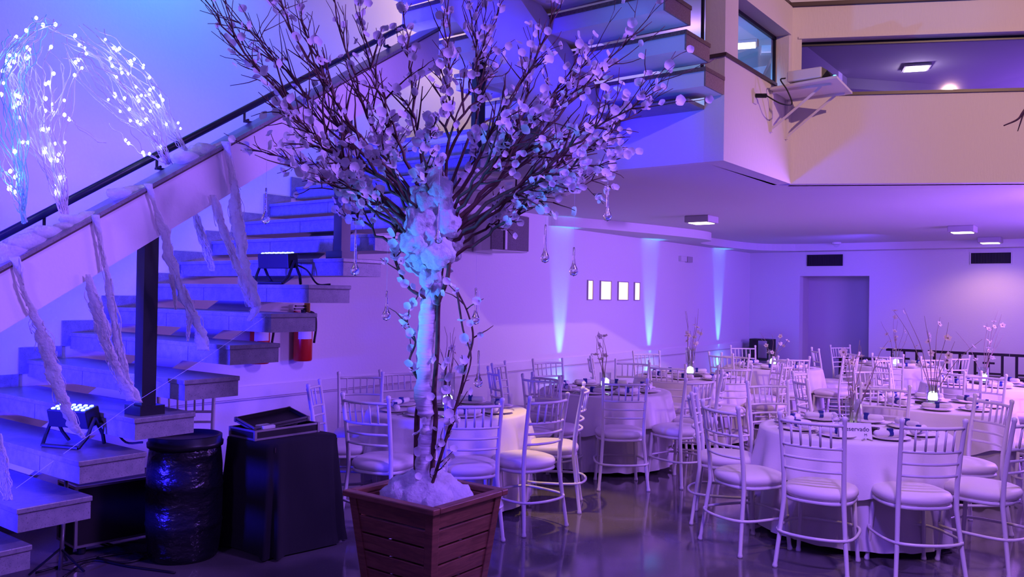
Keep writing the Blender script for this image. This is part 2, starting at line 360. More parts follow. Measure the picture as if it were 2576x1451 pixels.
struct(MB().prism([w2(0, 4.4), w2(6, 4.4), w2(6, 4.5), w2(0, 4.5)], ZC + .08, 4.10).obj('wall_mezzanine_inside', 'mezzgrey'), 'rear wall inside the mezzanine room')
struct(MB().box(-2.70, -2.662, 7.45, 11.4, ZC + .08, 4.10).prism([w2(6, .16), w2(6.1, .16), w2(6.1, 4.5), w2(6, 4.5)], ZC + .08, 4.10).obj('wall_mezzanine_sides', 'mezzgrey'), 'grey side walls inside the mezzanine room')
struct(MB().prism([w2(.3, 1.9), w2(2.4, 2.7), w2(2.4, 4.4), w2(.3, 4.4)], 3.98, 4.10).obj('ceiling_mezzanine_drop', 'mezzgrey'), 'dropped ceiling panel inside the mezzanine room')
struct(MB().box(-4.6, -2.68, 6.1, 9.4, 4.28, 4.34).obj('ceiling_landing', 'ceil'), 'small white ceiling over the landing behind the window')
struct(MB().box(XL - .2, 7, -6, 14, 6.0, 6.1).obj('ceiling_upper', 'ceil'), 'high white ceiling of the double-height hall')
struct(MB().prism([w2(-.1, 1.4), w2(6, 1.4), w2(6, 1.5), w2(-.1, 1.5)], 4.2, 6.0).obj('wall_upper', 'wall'), 'white upper wall set back above the mezzanine')
struct(MB().box(-2.685, -2.665, 5.895, 5.915, 3.16, 5.5).obj('trim_8', 'steel'), 'thin black upright at the end of the mezzanine wall')

# ------------------------------------------------------------------ staircase, lower flight
G1, R1 = 0.2805, 0.18
def s_far(k): return 1.8015 + G1 * (k - 1)
def s_z(k): return 0.373 + R1 * (k - 1)
XO = -4.17
st1 = thing('staircase', 'lower flight of grey granite cantilever steps along the left wall', 'staircase', (XO, 1.45, 0))
L1 = lambda mb: mb
def shift(mb, o):
    l = o.location; mb.v = [(a - l.x, b - l.y, c - l.z) for a, b, c in mb.v]; return mb
for k in range(0, 16):
    y1 = s_far(k); y0 = y1 - 0.351; z = s_z(k)
    tr = shift(MB().box(XL + .003, XO - .012, y0 + .012, y1, z - .115, z - .026), st1).obj('tread', 'granite', st1)
    shift(MB().box(XL + .003, XO, y0, y1 + .004, z - .026, z), st1).obj('tread_slab', 'slab', tr, bevel=.004)
    for jx in (XO - .44, XO - 1.16):
        shift(MB().box(jx - .002, jx + .002, y0 + .0112, y0 + .013, z - .115, z - .026), st1).obj('joint', 'brownline', tr)
    shift(MB().box(XL + .002, XL + .015, y0 - .05, y0 - .05 + G1, z, z + .085), st1).obj('skirting', 'slab', tr)
    shift(MB().box(XL + .002, XL + .0152, y0 - .05, y0 + .012, z - .18 + .085, z), st1).obj('skirting', 'slab', tr)
# central carrier beam
yA, yB_ = s_far(-1), s_far(16) - .3
zA, zB = s_z(-1) - .115, s_z(16) - .2
sp = MB().hexa([(-5.4, yA, zA - .22), (-4.9, yA, zA - .22), (-4.9, yB_, zB - .22), (-5.4, yB_, zB - .22), (-5.4, yA, zA), (-4.9, yA, zA), (-4.9, yB_, zB), (-5.4, yB_, zB)])
sp.v = [(a, b, max(c, 0.0)) for a, b, c in sp.v]
shift(sp, st1).obj('carrier_beam', 'wall', st1)
# parapet beam carried on posts
def bz(y): return 1.373 + 0.6417 * (y - 1.655)
par = thing('stair_parapet', 'sloping white parapet beam with granite coping on black posts', 'balustrade', (-4.3, 2.4, 0))
y0, y1 = 0.7, 4.62
def slope_bar(x0, x1, a, b, ya=y0, yb=y1):
    return MB().hexa([(x0, ya, bz(ya) + a), (x1, ya, bz(ya) + a), (x1, yb, bz(yb) + a), (x0, yb, bz(yb) + a), (x0, ya, bz(ya) + b), (x1, ya, bz(ya) + b), (x1, yb, bz(yb) + b), (x0, yb, bz(yb) + b)])
shift(slope_bar(-4.40, -4.20, 0, .285), par).obj('parapet_beam', 'wall', par)
shift(slope_bar(-4.41, -4.185, .289, .31), par).obj('coping', 'slab', par, label='grey granite coping over a dark strip painted as its lip shadow')
shift(slope_bar(-4.403, -4.19, .278, .289), par).obj('lip_shadow_strip', 'brownline', par)  # dark strip stands in for the shadow under the overhanging coping lip
hr = shift(MB().tube([(-4.45, y, bz(y) + .40) for y in (0.7, 4.5)], .021, 10), par).obj('handrail', 'steel', par, smooth=True)
for y in (1.3, 1.95, 2.55, 3.12, 3.72, 4.3):
    shift(MB().tube([(-4.45, y, bz(y) + .385), (-4.45, y, bz(y) + .33), (-4.41, y, bz(y) + .33)], .008, 6).box(-4.42, -4.395, y - .03, y + .03, bz(y) + .31, bz(y) + .322), par).obj('handrail_bracket', 'steel', par)
for k, yy in ((4, 2.425), (9, 3.80), (14, 5.22)):
    z = s_z(k); zt = bz(yy) if yy < 4.6 else z + .9
    p = shift(MB().hexa([(-4.345, yy - .04, z), (-4.265, yy - .04, z), (-4.265, yy + .04, z), (-4.345, yy + .04, z),
                     (-4.345, yy - .04, bz(yy - .04)), (-4.265, yy - .04, bz(yy - .04)), (-4.265, yy + .04, bz(yy + .04)), (-4.345, yy + .04, bz(yy + .04))]), par).obj('post', 'steel', par)
    shift(MB().box(-4.385, -4.225, yy - .07, yy + .07, z, z + .05), par).obj('post_foot', 'steel', p)

# ------------------------------------------------------------------ staircase, upper flight
st2 = thing('staircase', 'upper flight of white floating steps with brown granite ends, seen from below', 'staircase', (-3.5, 5.6, LZ))
XR, XLf = -2.512, -4.58
for k in range(0, 8):
    yk = 5.568 - .323 * k; z = 3.244 + .18 * k
    dp = .34 if k == 0 else .40
    tr = shift(MB().box(XLf, XR, yk + .012, yk + dp, z - .135, z - .028), st2).obj('tread', 'wall', st2)
    shift(MB().box(XLf - .015, XR + .018, yk, yk + dp + .005, z - .028, z), st2).obj('tread_slab', 'dgranite', tr)
    shift(MB().box(XR, XR + .012, yk + .012, yk + dp, z - .135, z - .028), st2).obj('tread_end', 'endstone', tr)
sp = MB(); ya, yb = 5.95, 3.1
za, zb = 3.244 - .135 - (5.95 - 5.568) / .323 * .18 - .0, 3.244 - .135 + (5.568 - 3.1) / .323 * .18
sp.hexa([(-4.03, ya, za - .05), (-3.41, ya, za - .05), (-3.41, yb, zb - .05), (-4.03, yb, zb - .05), (-4.03, ya, za + .12), (-3.41, ya, za + .12), (-3.41, yb, zb + .12), (-4.03, yb, zb + .12)][:4][::-1] + [(-4.03, yb, zb + .12), (-3.41, yb, zb + .12), (-3.41, ya, za + .12), (-4.03, ya, za + .12)])
shift(sp, st2).obj('carrier_beam', 'wall', st2)

# ------------------------------------------------------------------ chairs
def chair_meshes():
    d = {}
    def sm(key, mb, material): me = mb.mesh('chair_' + key, True); me.materials.append(M[material]); d[key] = me
    def post(s):
        return MB().tube(catmull([(s * .205, -.225, 0.0), (s * .203, -.224, .012), (s * .185, -.20, .2), (s * .168, -.172, .42), (s * .172, -.19, .62), (s * .182, -.235, .905)], 3) + [(s * .182, -.236, .915), (s * .182, -.237, .925)],
                         [.017, .014, .0145] + [.0135] * 6 + [.0145] * 6 + [.012, .015, .008], 8) if False else \
               MB().tube([(s * .205, -.225, 0.0), (s * .204, -.224, .012), (s * .202, -.222, .03), (s * .186, -.20, .2), (s * .170, -.175, .40), (s * .170, -.182, .55), (s * .175, -.205, .72), (s * .182, -.235, .895), (s * .182, -.236, .905), (s * .182, -.237, .922), (s * .182, -.237, .928)],
                         [.0165, .0165, .0125, .0135, .0145, .0145, .0135, .0125, .0155, .0155, .006], 8)
    sm('post_l', post(-1), 'chair'); sm('post_r', post(1), 'chair')
    def leg(s): return MB().tube([(s * .178, .185, 0), (s * .178, .185, .012), (s * .176, .182, .03), (s * .165, .165, .22), (s * .155, .15, .415)], [.0165, .0165, .0125, .0135, .0145], 8)
    sm('leg_l', leg(-1), 'chair'); sm('leg_r', leg(1), 'chair')
    def sq(r, a, e=.72):
        c, s_ = math.cos(a), math.sin(a)
        return (r * math.copysign(abs(c) ** e, c), r * math.copysign(abs(s_) ** e, s_))
    mb = MB(); mb.tube([(sq(.19, 2 * PI * i / 24)[0], sq(.185, 2 * PI * i / 24)[1], .405) for i in range(24)], .012, 6, closed=True)
    sm('frame', mb, 'chair')
    mb = MB(); n = 28; prof = [(.150, .412), (.192, .418), (.207, .436), (.207, .456), (.196, .474), (.165, .486), (.10, .494), (.03, .496)]
    for r, z in prof:
        for j in range(n):
            x, y = sq(r, 2 * PI * j / n, .82); mb.v.append((x * 1.0, y, z))
    for i in range(len(prof) - 1):
        for j in range(n):
            mb.f.append((i * n + j, i * n + (j + 1) % n, (i + 1) * n + (j + 1) % n, (i + 1) * n + j))
    mb.f.append(tuple((len(prof) - 1) * n + j for j in range(n)))
    sm('cushion', mb, 'cushion')
    pts = [(-.19, -.205), (0, -.265), (.19, -.205), (.215, -.0), (.168, .175), (0, .205), (-.168, .175), (-.215, 0)]
    P = [Vector((a, b, .215)) for a, b in pts]; ring = []
    k = len(P)
    for i in range(k):
        a, b, c, e = P[i - 1], P[i], P[(i + 1) % k], P[(i + 2) % k]
        for q in range(4):
            t = q / 4; ring.append(0.5 * ((2 * b) + (c - a) * t + (2 * a - 5 * b + 4 * c - e) * t * t + (3 * b - a - 3 * c + e) * t ** 3))
    sm('ring', MB().tube(ring, .0095, 6, closed=True), 'chair')
    def rail(z, xw, yb, bow, r):
        return MB().tube([(xw * q / 4, yb - bow * (1 - (q / 4) ** 2), z) for q in range(-4, 5)], r, 6)
    sm('rail0', rail(.873, .182, -.231, .045, .0105), 'chair')
    sm('rail1', rail(.735, .176, -.208, .045, .0095), 'chair')
    sm('rail2', rail(.665, .173, -.197, .045, .0085), 'chair')
    sm('rail3', rail(.595, .171, -.188, .045, .0085), 'chair')
    for i, q in enumerate((-.62, -.31, 0, .31, .62)):
        bow = .045 * (1 - q * q)
        sm('sp%d' % i, MB().tube([(q * .176, -.208 - bow, .735), (q * .182, -.231 - bow, .873)], .007, 6), 'chair')
    return d
CH = chair_meshes()
PARTS = [('back_post', 'post_l'), ('back_post', 'post_r'), ('leg', 'leg_l'), ('leg', 'leg_r'), ('seat_frame', 'frame'), ('cushion', 'cushion'), ('stretcher_ring', 'ring'),
         ('back_rail', 'rail0'), ('back_rail', 'rail1'), ('back_rail', 'rail2'), ('back_rail', 'rail3')] + [('spindle', 'sp%d' % i) for i in range(5)]
def chair(X, Y, face, label, group):
    """X, Y right/forward of the viewer; face = direction the sitter looks, degrees from +X"""
    p = cw(X, Y); rz = math.radians(face) - PI / 2 + TH
    c = thing('chiavari_chair', label, 'chair', p, rz, group)
    for n, k in PARTS: inst(n, CH[k], c)
    return c

# ------------------------------------------------------------------ tables
TZ, TR = 0.705, 0.62
def cloth_mesh(r, ztop, zhem, folds, amp, flare, seed, scallop=0.0):
    q = random.Random(seed); mb = MB(); n = folds * 8; ph = [q.uniform(-.35, .35) for _ in range(folds)]; am = [q.uniform(.5, 1.3) for _ in range(folds)]
    rings = [(0.0, 0), (.5, 0), (.94, 0), (.985, -.004), (1.0, -.016)]
    mb.v.append((0, 0, ztop))
    rows = 1
    lv = [(r * .5, ztop, 0), (r * .93, ztop, 0), (r * .985, ztop - .003, 0), (r, ztop - .015, 0)]
    H = ztop - zhem
    for i in range(1, 7): t = i / 6; lv.append((r + flare * t, ztop - .015 - (H - .015) * t, t))
    for rad, z, t in lv:
        for j in range(n):
            a = 2 * PI * j / n; fi = int(j / 8) % folds; lf = (j % 8) / 8
            wv = am[fi] * math.sin(lf * 2 * PI + 0) * amp * (t ** .7)
            zz = z + (scallop * math.cos(a * 4) + .01 * math.sin(lf * 2 * PI)) * t
            rr = rad + wv
            mb.v.append((rr * math.cos(a + .02 * ph[fi]), rr * math.sin(a + .02 * ph[fi]), zz))
    for j in range(n): mb.f.append((0, 1 + j, 1 + (j + 1) % n))
    for i in range(len(lv) - 1):
        for j in range(n):
            a0 = 1 + i * n; b0 = a0 + n; j2 = (j + 1) % n
            mb.f.append((a0 + j, b0 + j, b0 + j2, a0 + j2))
    return mb
top_me = MB().lathe([(.56, TZ - .045), (.575, TZ - .04), (.575, TZ - .025), (.56, TZ - .022)], 32).mesh('table_top', False); top_me.materials.append(M['darkwood'])
leg_me = MB().lathe([(.20, 0), (.20, .02), (.05, .05), (.04, .3), (.04, .60), (.16, TZ - .05)], 16).mesh('pedestal', True); leg_me.materials.append(M['darkwood'])
nap_me = MB(); nap_me.tube([(-.115, 0, .02), (-.10, 0, .021), (-.02, 0, .019), (.0, 0, .017), (.02, 0, .019), (.10, 0, .021), (.115, 0, .02)], [.012, .022, .020, .016, .020, .023, .013], 8)
nap_me = nap_me.mesh('napkin_roll', True); nap_me.materials.append(M['napkin'])
ring_me = MB().tube([(-.014, 0, .018), (.014, 0, .018)], .0205, 10).box(-.016, .016, -.012, .012, .034, .050).mesh('ribbon', False); ring_me.materials.append(M['ring'])
knife_me = MB().box(-.004, .008, -.10, .02, .001, .004).box(-.004, .004, .02, .11, .001, .007).mesh('knife'); knife_me.materials.append(M['cutlery'])
fork_me = MB().box(-.004, .004, -.02, .10, .001, .006).box(-.012, .012, -.05, -.02, .001, .005)
for i in range(3): fork_me.box(-.012 + i * .010, -.008 + i * .010, -.10, -.05, .001, .004)
fork_me = fork_me.mesh('fork'); fork_me.materials.append(M['cutlery'])
plate_me = MB().lathe([(.03, .001), (.085, .002), (.125, .014), (.127, .016), (.085, .005), (.02, .004)], 24).mesh('plate', True); plate_me.materials.append(M['napkin'])

fl_me = MB()
for k in range(5):
    a = 2 * PI * k / 5; ca, sa = math.cos(a), math.sin(a); n = len(fl_me.v)
    fl_me.v += [(0, 0, 0), (ca * .6 - sa * .42, sa * .6 + ca * .42, .18), (ca * 1.05, sa * 1.05, .30), (ca * .6 + sa * .42, sa * .6 - ca * .42, .18)]
    fl_me.f += [(n, n + 1, n + 2), (n, n + 2, n + 3)]
fl_me = fl_me.mesh('flower', True); fl_me.materials.append(M['flower'])
heart_me = MB().lathe([(.02, 0), (.26, .10), (.2, .24), (.05, .3)], 7).mesh('flower_heart', True); heart_me.materials.append(M['twig'])

def arrangement(p, label, seed, h, spread, nt=6, nf=11, tall=.24, tray=True, lean=(0, 0), glow=.09):
    q = random.Random(seed)
    t = thing('vase_arrangement', label, 'vase', p, q.uniform(0, 1), 'lit vases on the dining tables')
    if tray:
        MB().box(-.10, .10, -.10, .10, 0, .022).obj('tray', 'tray', t, bevel=.003)
    z0 = .023 if tray else .001
    MB().lathe([(.050, z0), (.052, z0 + .005), (.055, z0 + tall), (.051, z0 + tall), (.048, z0 + .012), (.01, z0 + .010)], 20).obj('glass', 'glass', t, smooth=True)
    MB().lathe([(.012, z0 + .014), (.038, z0 + .016), (.040, z0 + .4 * glow), (.034, z0 + .85 * glow), (.012, z0 + glow)], 12).obj('led_puck', 'puck', t, smooth=True)
    tips = []
    for i in range(nt):
        a = q.uniform(0, 2 * PI); s = spread * q.uniform(.35, 1.0); hh = h * q.uniform(.6, 1.0)
        pts = []; wob = q.uniform(0, 6)
        for k in range(9):
            u = k / 8
            x = .02 * math.cos(a) + s * math.cos(a) * u ** 1.6 + lean[0] * u ** 1.4 + .018 * math.sin(wob + u * 9) * u
            y = .02 * math.sin(a) + s * math.sin(a) * u ** 1.6 + lean[1] * u ** 1.4 + .018 * math.cos(wob + u * 8) * u
            pts.append(Vector((x, y, z0 + .02 + (hh - .02) * u)))
        tw = MB().tube(pts, [.0045 - .003 * k / 8 for k in range(9)], 5).obj('twig', 'twig', t, smooth=True)
        tips.append(pts)
    for i in range(nf):
        pts = tips[i % nt]; u = q.uniform(.35, 1); k = min(int(u * 8), 7); pt = pts[k].lerp(pts[k + 1], u * 8 - k)
        s = q.uniform(.026, .037)
        f = inst('flower', fl_me, t, pt + Vector((q.uniform(-.02, .02), q.uniform(-.02, .02), 0)), (q.uniform(-1.3, 1.3), q.uniform(-1.3, 1.3), q.uniform(0, 6)), (s, s, s))
        inst('flower_heart', heart_me, f)
    return t

DIRS = ['right', 'back right', 'back', 'back left', 'left', 'front left', 'front', 'front right']
TABLES = [
 # X, Y, short name, chairs as (angle, position phrase, radius)
 (2.36, 5.75, 'the reserved front table', [(-124, 'nearest on its left', .86), (-157, 'left side, nearer one', .88), (163, 'left side, farther one', .84), (104, 'far side, left one', .86), (-88, 'nearest on its right', .79), (-50, 'right side, nearer one', .83), (8, 'right side, farther one', .82), (56, 'far side, right one', .92)]),
 (-.48, 6.42, 'the table behind the tree', [(-116, 'nearest on its left', .83), (-77, 'nearest, behind the planter', .88), (-47, 'right front corner', .85), (-6, 'right side under the warm spot', .80), (118, 'far side, left one', .82), (42, 'far side, right one', .83)]),
 (.90, 7.95, 'the middle black-tray table', [(-88, 'nearest, front', .88), (-52, 'right front corner', .90), (-14, 'right side', .84), (-124, 'left front corner', .92), (-163, 'left side', .87), (160, 'far left corner', .85), (118, 'far side', .84), (68, 'far right corner', .83)]),
 (2.03, 9.45, 'the tall frosted vase table', [(-114, 'left front corner', .86), (-78, 'nearest, front', .84), (-33, 'right front corner', .84), (108, 'far side, left one', .84), (172, 'left side', .88), (48, 'far right corner', .84), (8, 'right side', .84)]),
 (3.45, 11.0, 'the far table before the doorway', [(-95, 'nearest, front', .86), (-50, 'right front corner', .84), (-142, 'left front corner', .85), (170, 'left side', .85), (95, 'far side', .85), (5, 'right side', .85)]),
 (3.64, 7.20, 'the table behind the reserved one', [(141, 'far left corner', .92), (178, 'left side', .90), (-45, 'right front corner', .84), (92, 'far side', .90), (40, 'far right corner', .88), (0, 'right side', .85)]),
 (5.15, 9.1, 'the far right table', [(-130, 'left front corner', .86), (-90, 'nearest, front', .86), (178, 'left side', .86), (132, 'far left corner', .86), (88, 'far side', .86)]),
 (5.35, 11.6, 'the rearmost right table', [(-120, 'left front corner', .86), (-75, 'nearest, front', .86), (175, 'left side', .86), (110, 'far side', .86)]),
]
ARR = [dict(h=.62, glow=.035, spread=.20, nt=6, nf=12, tall=.20, tray=False, lean=(.10, .10)), dict(h=.62, spread=.10, nt=7, nf=6, tall=.26, tray=True), dict(h=.60, spread=.13, nt=5, nf=8, tall=.14, tray=True),
       dict(h=.80, spread=.08, nt=7, nf=14, tall=.30, tray=True, lean=(.06, .04)), dict(h=.50, spread=.22, nt=6, nf=9, tall=.20, tray=True), dict(h=.80, spread=.36, nt=8, nf=13, tall=.14, tray=True), dict(h=.80, spread=.30, nt=7, nf=12, tall=.16, tray=True), dict(h=.70, spread=.2, nt=6, nf=10, tall=.2, tray=False)]
ORD = ['leftmost', 'second', 'third', 'fourth', 'fifth', 'sixth', 'seventh', 'last']
for ti, (X, Y, ph, chs) in enumerate(TABLES):
    p = cw(X, Y)
    t = thing('round_table', 'round pedestal table hidden under white cloths, ' + ph, 'table', p, 0, 'round dining tables')
    inst('table_top', top_me, t); inst('pedestal', leg_me, t)
    sk = tag(cloth_mesh(.590, TZ - .014, .045, 20, .030, .045, 10 + ti).obj('table_skirt', 'skirt', smooth=True), 'long white floor-length cloth on ' + ph, 'tablecloth', 'floor-length tablecloths')
    sk.location = p
    ov = tag(cloth_mesh(TR, TZ, .40, 17, .020, .055, 40 + ti, .035).obj('table_overlay', 'cloth', smooth=True), 'short white overlay cloth with scalloped hem on ' + ph, 'tablecloth', 'overlay tablecloths')
    ov.location = p; ov.rotation_euler = (0, 0, TH + .35)
    for a, pos, r in chs:
        ar = math.radians(a); chair(X + r * math.cos(ar), Y + r * math.sin(ar), a + 180, 'white chiavari chair at %s, %s' % (ph, pos), 'white chiavari chairs')
    arrangement(cw(X, Y, TZ + .001), 'lit glass vase with dry twigs and pale flowers on ' + ph, 100 + ti, **ARR[ti])
    q = random.Random(300 + ti)
    ns = 8 if ti < 6 else 6
    off = math.radians(22.5 if ti else 10)
    for k in range(ns):
        a = 2 * PI * k / ns + off; rr = .41
        x, y = rr * math.cos(a), rr * math.sin(a)
        side = (DIRS if ns == 8 else [DIRS[z] for z in (0, 1, 3, 4, 5, 7)])[k] + ' setting'
        n = thing('napkin_roll', 'rolled napkin with blue ribbon, %s of %s' % (side, ph), 'napkin', cw(X + x, Y + y, TZ + .018), a + TH + q.uniform(-.25, .25) + PI / 2, 'rolled napkins with blue ribbons')
        inst('roll', nap_me, n); inst('ribbon', ring_me, n)
        pl = bpy.data.objects.new('plate', plate_me); COL.objects.link(pl); pl.location = cw(X + x, Y + y, TZ + .002)
        tag(pl, 'shallow white plate, %s of %s' % (side, ph), 'plate', 'white plates')
        if ti < 3:
            for nm, me, s in (('knife', knife_me, .17), ('fork', fork_me, -.17)):
                o = bpy.data.objects.new(nm, me); COL.objects.link(o)
                da = s / rr; o.location = cw(X + rr * math.cos(a + da), Y + rr * math.sin(a + da), TZ + .002); o.rotation_euler = (0, 0, a + TH + PI / 2 + PI)
                tag(o, 'steel %s, %s of %s' % (nm, side, ph), nm, 'steel cutlery')
# loose chairs
chair(-1.22, 6.80, -80, 'white chiavari chair turned towards the viewer, left of the tree trunk', 'white chiavari chairs')
chair(-1.22, 6.20, 0, 'white chiavari chair seen edge-on beside the black cloth table', 'white chiavari chairs')
chair(-2.16, 5.62, -65, 'white chiavari chair half hidden behind the granite steps', 'white chiavari chairs')

# reserved card on the front table
X, Y = 2.36, 5.65
cp = atz(2150, 1102, TZ + .002)
card = thing('reserved_card', 'folded white table card reading Reservado on the front right table', 'sign', (cp.x, cp.y, TZ + .001), TH - .12)
MB().hexa([(-.10, -.03, 0), (.10, -.03, 0), (.10, -.028, 0), (-.10, -.028, 0), (-.10, .0, .10), (.10, .0, .10), (.10, .002, .10), (-.10, .002, .10)]).hexa([(-.10, .03, 0), (.10, .03, 0), (.10, .032, 0), (-.10, .032, 0), (-.10, .0, .10), (.10, .0, .10), (.10, .002, .10), (-.10, .002, .10)]).obj('card', 'paper', card)
def text(body, size, loc, rot, parent, material, name='lettering'):
    cu = bpy.data.curves.new(name, 'FONT'); cu.body = body; cu.size = size; cu.align_x = 'CENTER'; cu.extrude = .0004
    o = bpy.data.objects.new(name, cu); COL.objects.link(o); cu.materials.append(M[material])
    me = bpy.data.meshes.new_from_object(o); me.name = name; bpy.data.objects.remove(o)
    o = bpy.data.objects.new(name, me); COL.objects.link(o)
    o.parent = parent; o.location = loc; o.rotation_euler = rot; return o
tl = math.atan2(.03, .10)
text('Reservado', .040, (0, -.0165, .050), (PI / 2 - tl, 0, 0), card, 'ink')
text('M', .024, (.06, -.0255, .020), (PI / 2 - tl, 0, 0), card, 'ink')
# glass goblet on the front table
gp = atz(2106, 1098, TZ + .002)
gb = tag(MB().lathe([(.032, 0), (.033, .003), (.006, .008), (.005, .06), (.02, .075), (.036, .11), (.034, .15), (.032, .15), (.033, .11), (.016, .078), (.004, .07)], 20).obj('goblet', 'glass', smooth=True), 'clear stemmed goblet beside the reserved card', 'glass')
gb.location = (gp.x, gp.y, TZ + .002)
bb = atz(2197, 1096, TZ + .002)
bx = tag(MB().box(-.03, .03, -.03, .03, 0, .045).box(-.033, .033, -.033, .033, .045, .055).obj('small_box', 'tray', bevel=.003), 'small dark box right of the reserved card', 'box'); bx.location = (bb.x, bb.y, TZ + .002)

# ------------------------------------------------------------------ planter
PX0, PX1, PY0, PY1, PZ = -3.235, -2.61, 2.885, 3.46, 0.565
pcx, pcy = (PX0 + PX1) / 2, (PY0 + PY1) / 2
pl = thing('planter', 'tapered square planter of stained horizontal pine boards', 'planter', (pcx, pcy, 0))
hw, hd = (PX1 - PX0) / 2 - .03, (PY1 - PY0) / 2 - .03
def tap(z): return 0.76 + 0.24 * z / PZ
nb = 6; bh = (PZ - .03) / nb
for i in range(nb):
    z0, z1 = .02 + i * bh + .004, .02 + (i + 1) * bh - .004
    for side in range(4):
        a = side * PI / 2; ca, sa = math.cos(a), math.sin(a)
        w_, d_ = (hw, hd) if side % 2 == 0 else (hd, hw)
        def P(x, y, z): k = tap(z); x, y = x * k, y * k; return (x * ca - y * sa, x * sa + y * ca, z)
        th = .018
        MB().hexa([P(-w_ + .03, -d_, z0), P(w_ - .03, -d_, z0), P(w_ - .03, -d_ + th, z0), P(-w_ + .03, -d_ + th, z0), P(-w_ + .03, -d_ , z1), P(w_ - .03, -d_, z1), P(w_ - .03, -d_ + th, z1), P(-w_ + .03, -d_ + th, z1)]).obj('board', 'wood', pl, bevel=.004)
for sx in (-1, 1):
    for sy in (-1, 1):
        pts = []
        for z in (0.0, PZ - .01):
            k = tap(z); x, y = sx * hw * k, sy * hd * k
            e = .008; t = .042
            xs = sorted((x + sx * e, x - sx * t)); ys = sorted((y + sy * e, y - sy * t))
            pts += [(xs[0], ys[0], z), (xs[1], ys[0], z), (xs[1], ys[1], z), (xs[0], ys[1], z)]
        MB().hexa(pts).obj('corner_post', 'wood', pl, bevel=.004)
W2, D2 = (PX1 - PX0) / 2, (PY1 - PY0) / 2
for a0, a1, b0, b1 in ((-W2, W2, -D2, -D2 + .05), (-W2, W2, D2 - .05, D2), (-W2, -W2 + .05, -D2 + .05, D2 - .05), (W2 - .05, W2, -D2 + .05, D2 - .05)):
    MB().box(a0, a1, b0, b1, PZ - .012, PZ + .018).obj('rim', 'wood', pl, bevel=.006)
MB().box(-hw * .9, hw * .9, -hd * .9, hd * .9, .40, .44).obj('soil', 'darkwood', pl)
def blob(mb, c, r, sub=3, amp=.25, fr=7.0, seed=0):
    bm = bmesh.new(); bmesh.ops.create_icosphere(bm, subdivisions=sub, radius=1.0); n = len(mb.v)
    bm.verts.ensure_lookup_table()
    for v in bm.verts:
        d = v.co.normalized(); p = Vector((d.x * r[0], d.y * r[1], d.z * r[2]))
        k = 1 + amp * noise.noise((p * fr) + Vector((seed, seed * 2, 0))) + amp * .5 * noise.noise(p * fr * 2.6 + Vector((seed, 0, 5)))
        mb.v.append(tuple(Vector(c) + p * k))
    mb.f += [tuple(n + v.index for v in f.verts) for f in bm.faces]; bm.free()
    return mb
cb = MB()
for i, (x, y, r, h) in enumerate(((0, .02, .17, .13), (-.11, -.05, .11, .09), (.10, .08, .11, .08), (.12, -.05, .09, .06), (-.04, -.07, .11, .06), (.14, .10, .08, .05), (-.05, .09, .11, .1))):
    blob(cb, (pcx + x, pcy + y, .515), (r * 1.08, r * 1.08, h + .04), 4, .22, 16, i)
tag(cb.obj('cotton_mound', 'cotton', smooth=True), 'mound of white cotton batting inside the wooden planter', 'cotton')

# ------------------------------------------------------------------ flowering tree
TD = 4.27
def tp(u, v, dd=0.0): return atd(u, v, TD + dd)
tree = thing('flowering_tree', 'bare branched tree with white silk blossoms, trunk wrapped in white cloth, in the planter', 'tree', (pcx, pcy, .50))
def lt(p): return Vector(p) - tree.location
def jig(p, s, q): return p + Vector((q.uniform(-s, s), q.uniform(-s, s), q.uniform(-s, s)))
blooms = []      # (position, normal hint, size)
tq = random.Random(21)
def limb(mb, pts, r0, r1, seg=6): mb.tube([lt(p) for p in pts], [r0 + (r1 - r0) * i / (len(pts) - 1) for i in range(len(pts))], seg)
def grow(mb, start, d, length, r, depth, q, bloom):
    n = max(3, int(length / .07)); p = start.copy(); d = d.normalized(); pts = [p.copy()]
    for i in range(n):
        d = (d + Vector((q.uniform(-.26, .26), q.uniform(-.26, .26), q.uniform(-.18, .24)))).normalized()
        p = p + d * (length / n); pts.append(p.copy())
    limb(mb, pts, r, max(r * .4, .0016), 5 if r > .004 else 4)
    for i in range(1, n + 1):
        if q.random() < bloom: blooms.append((pts[i], d.copy()))
        if depth > 0 and q.random() < (.55 if depth > 1 else .42):
            ax = jig(Vector((0, 0, 0)), 1, q).normalized(); nd = (d + ax * q.uniform(.35, .75)).normalized()
            grow(mb, pts[i], nd, length * q.uniform(.4, .7), r * .62, depth - 1, q, bloom)
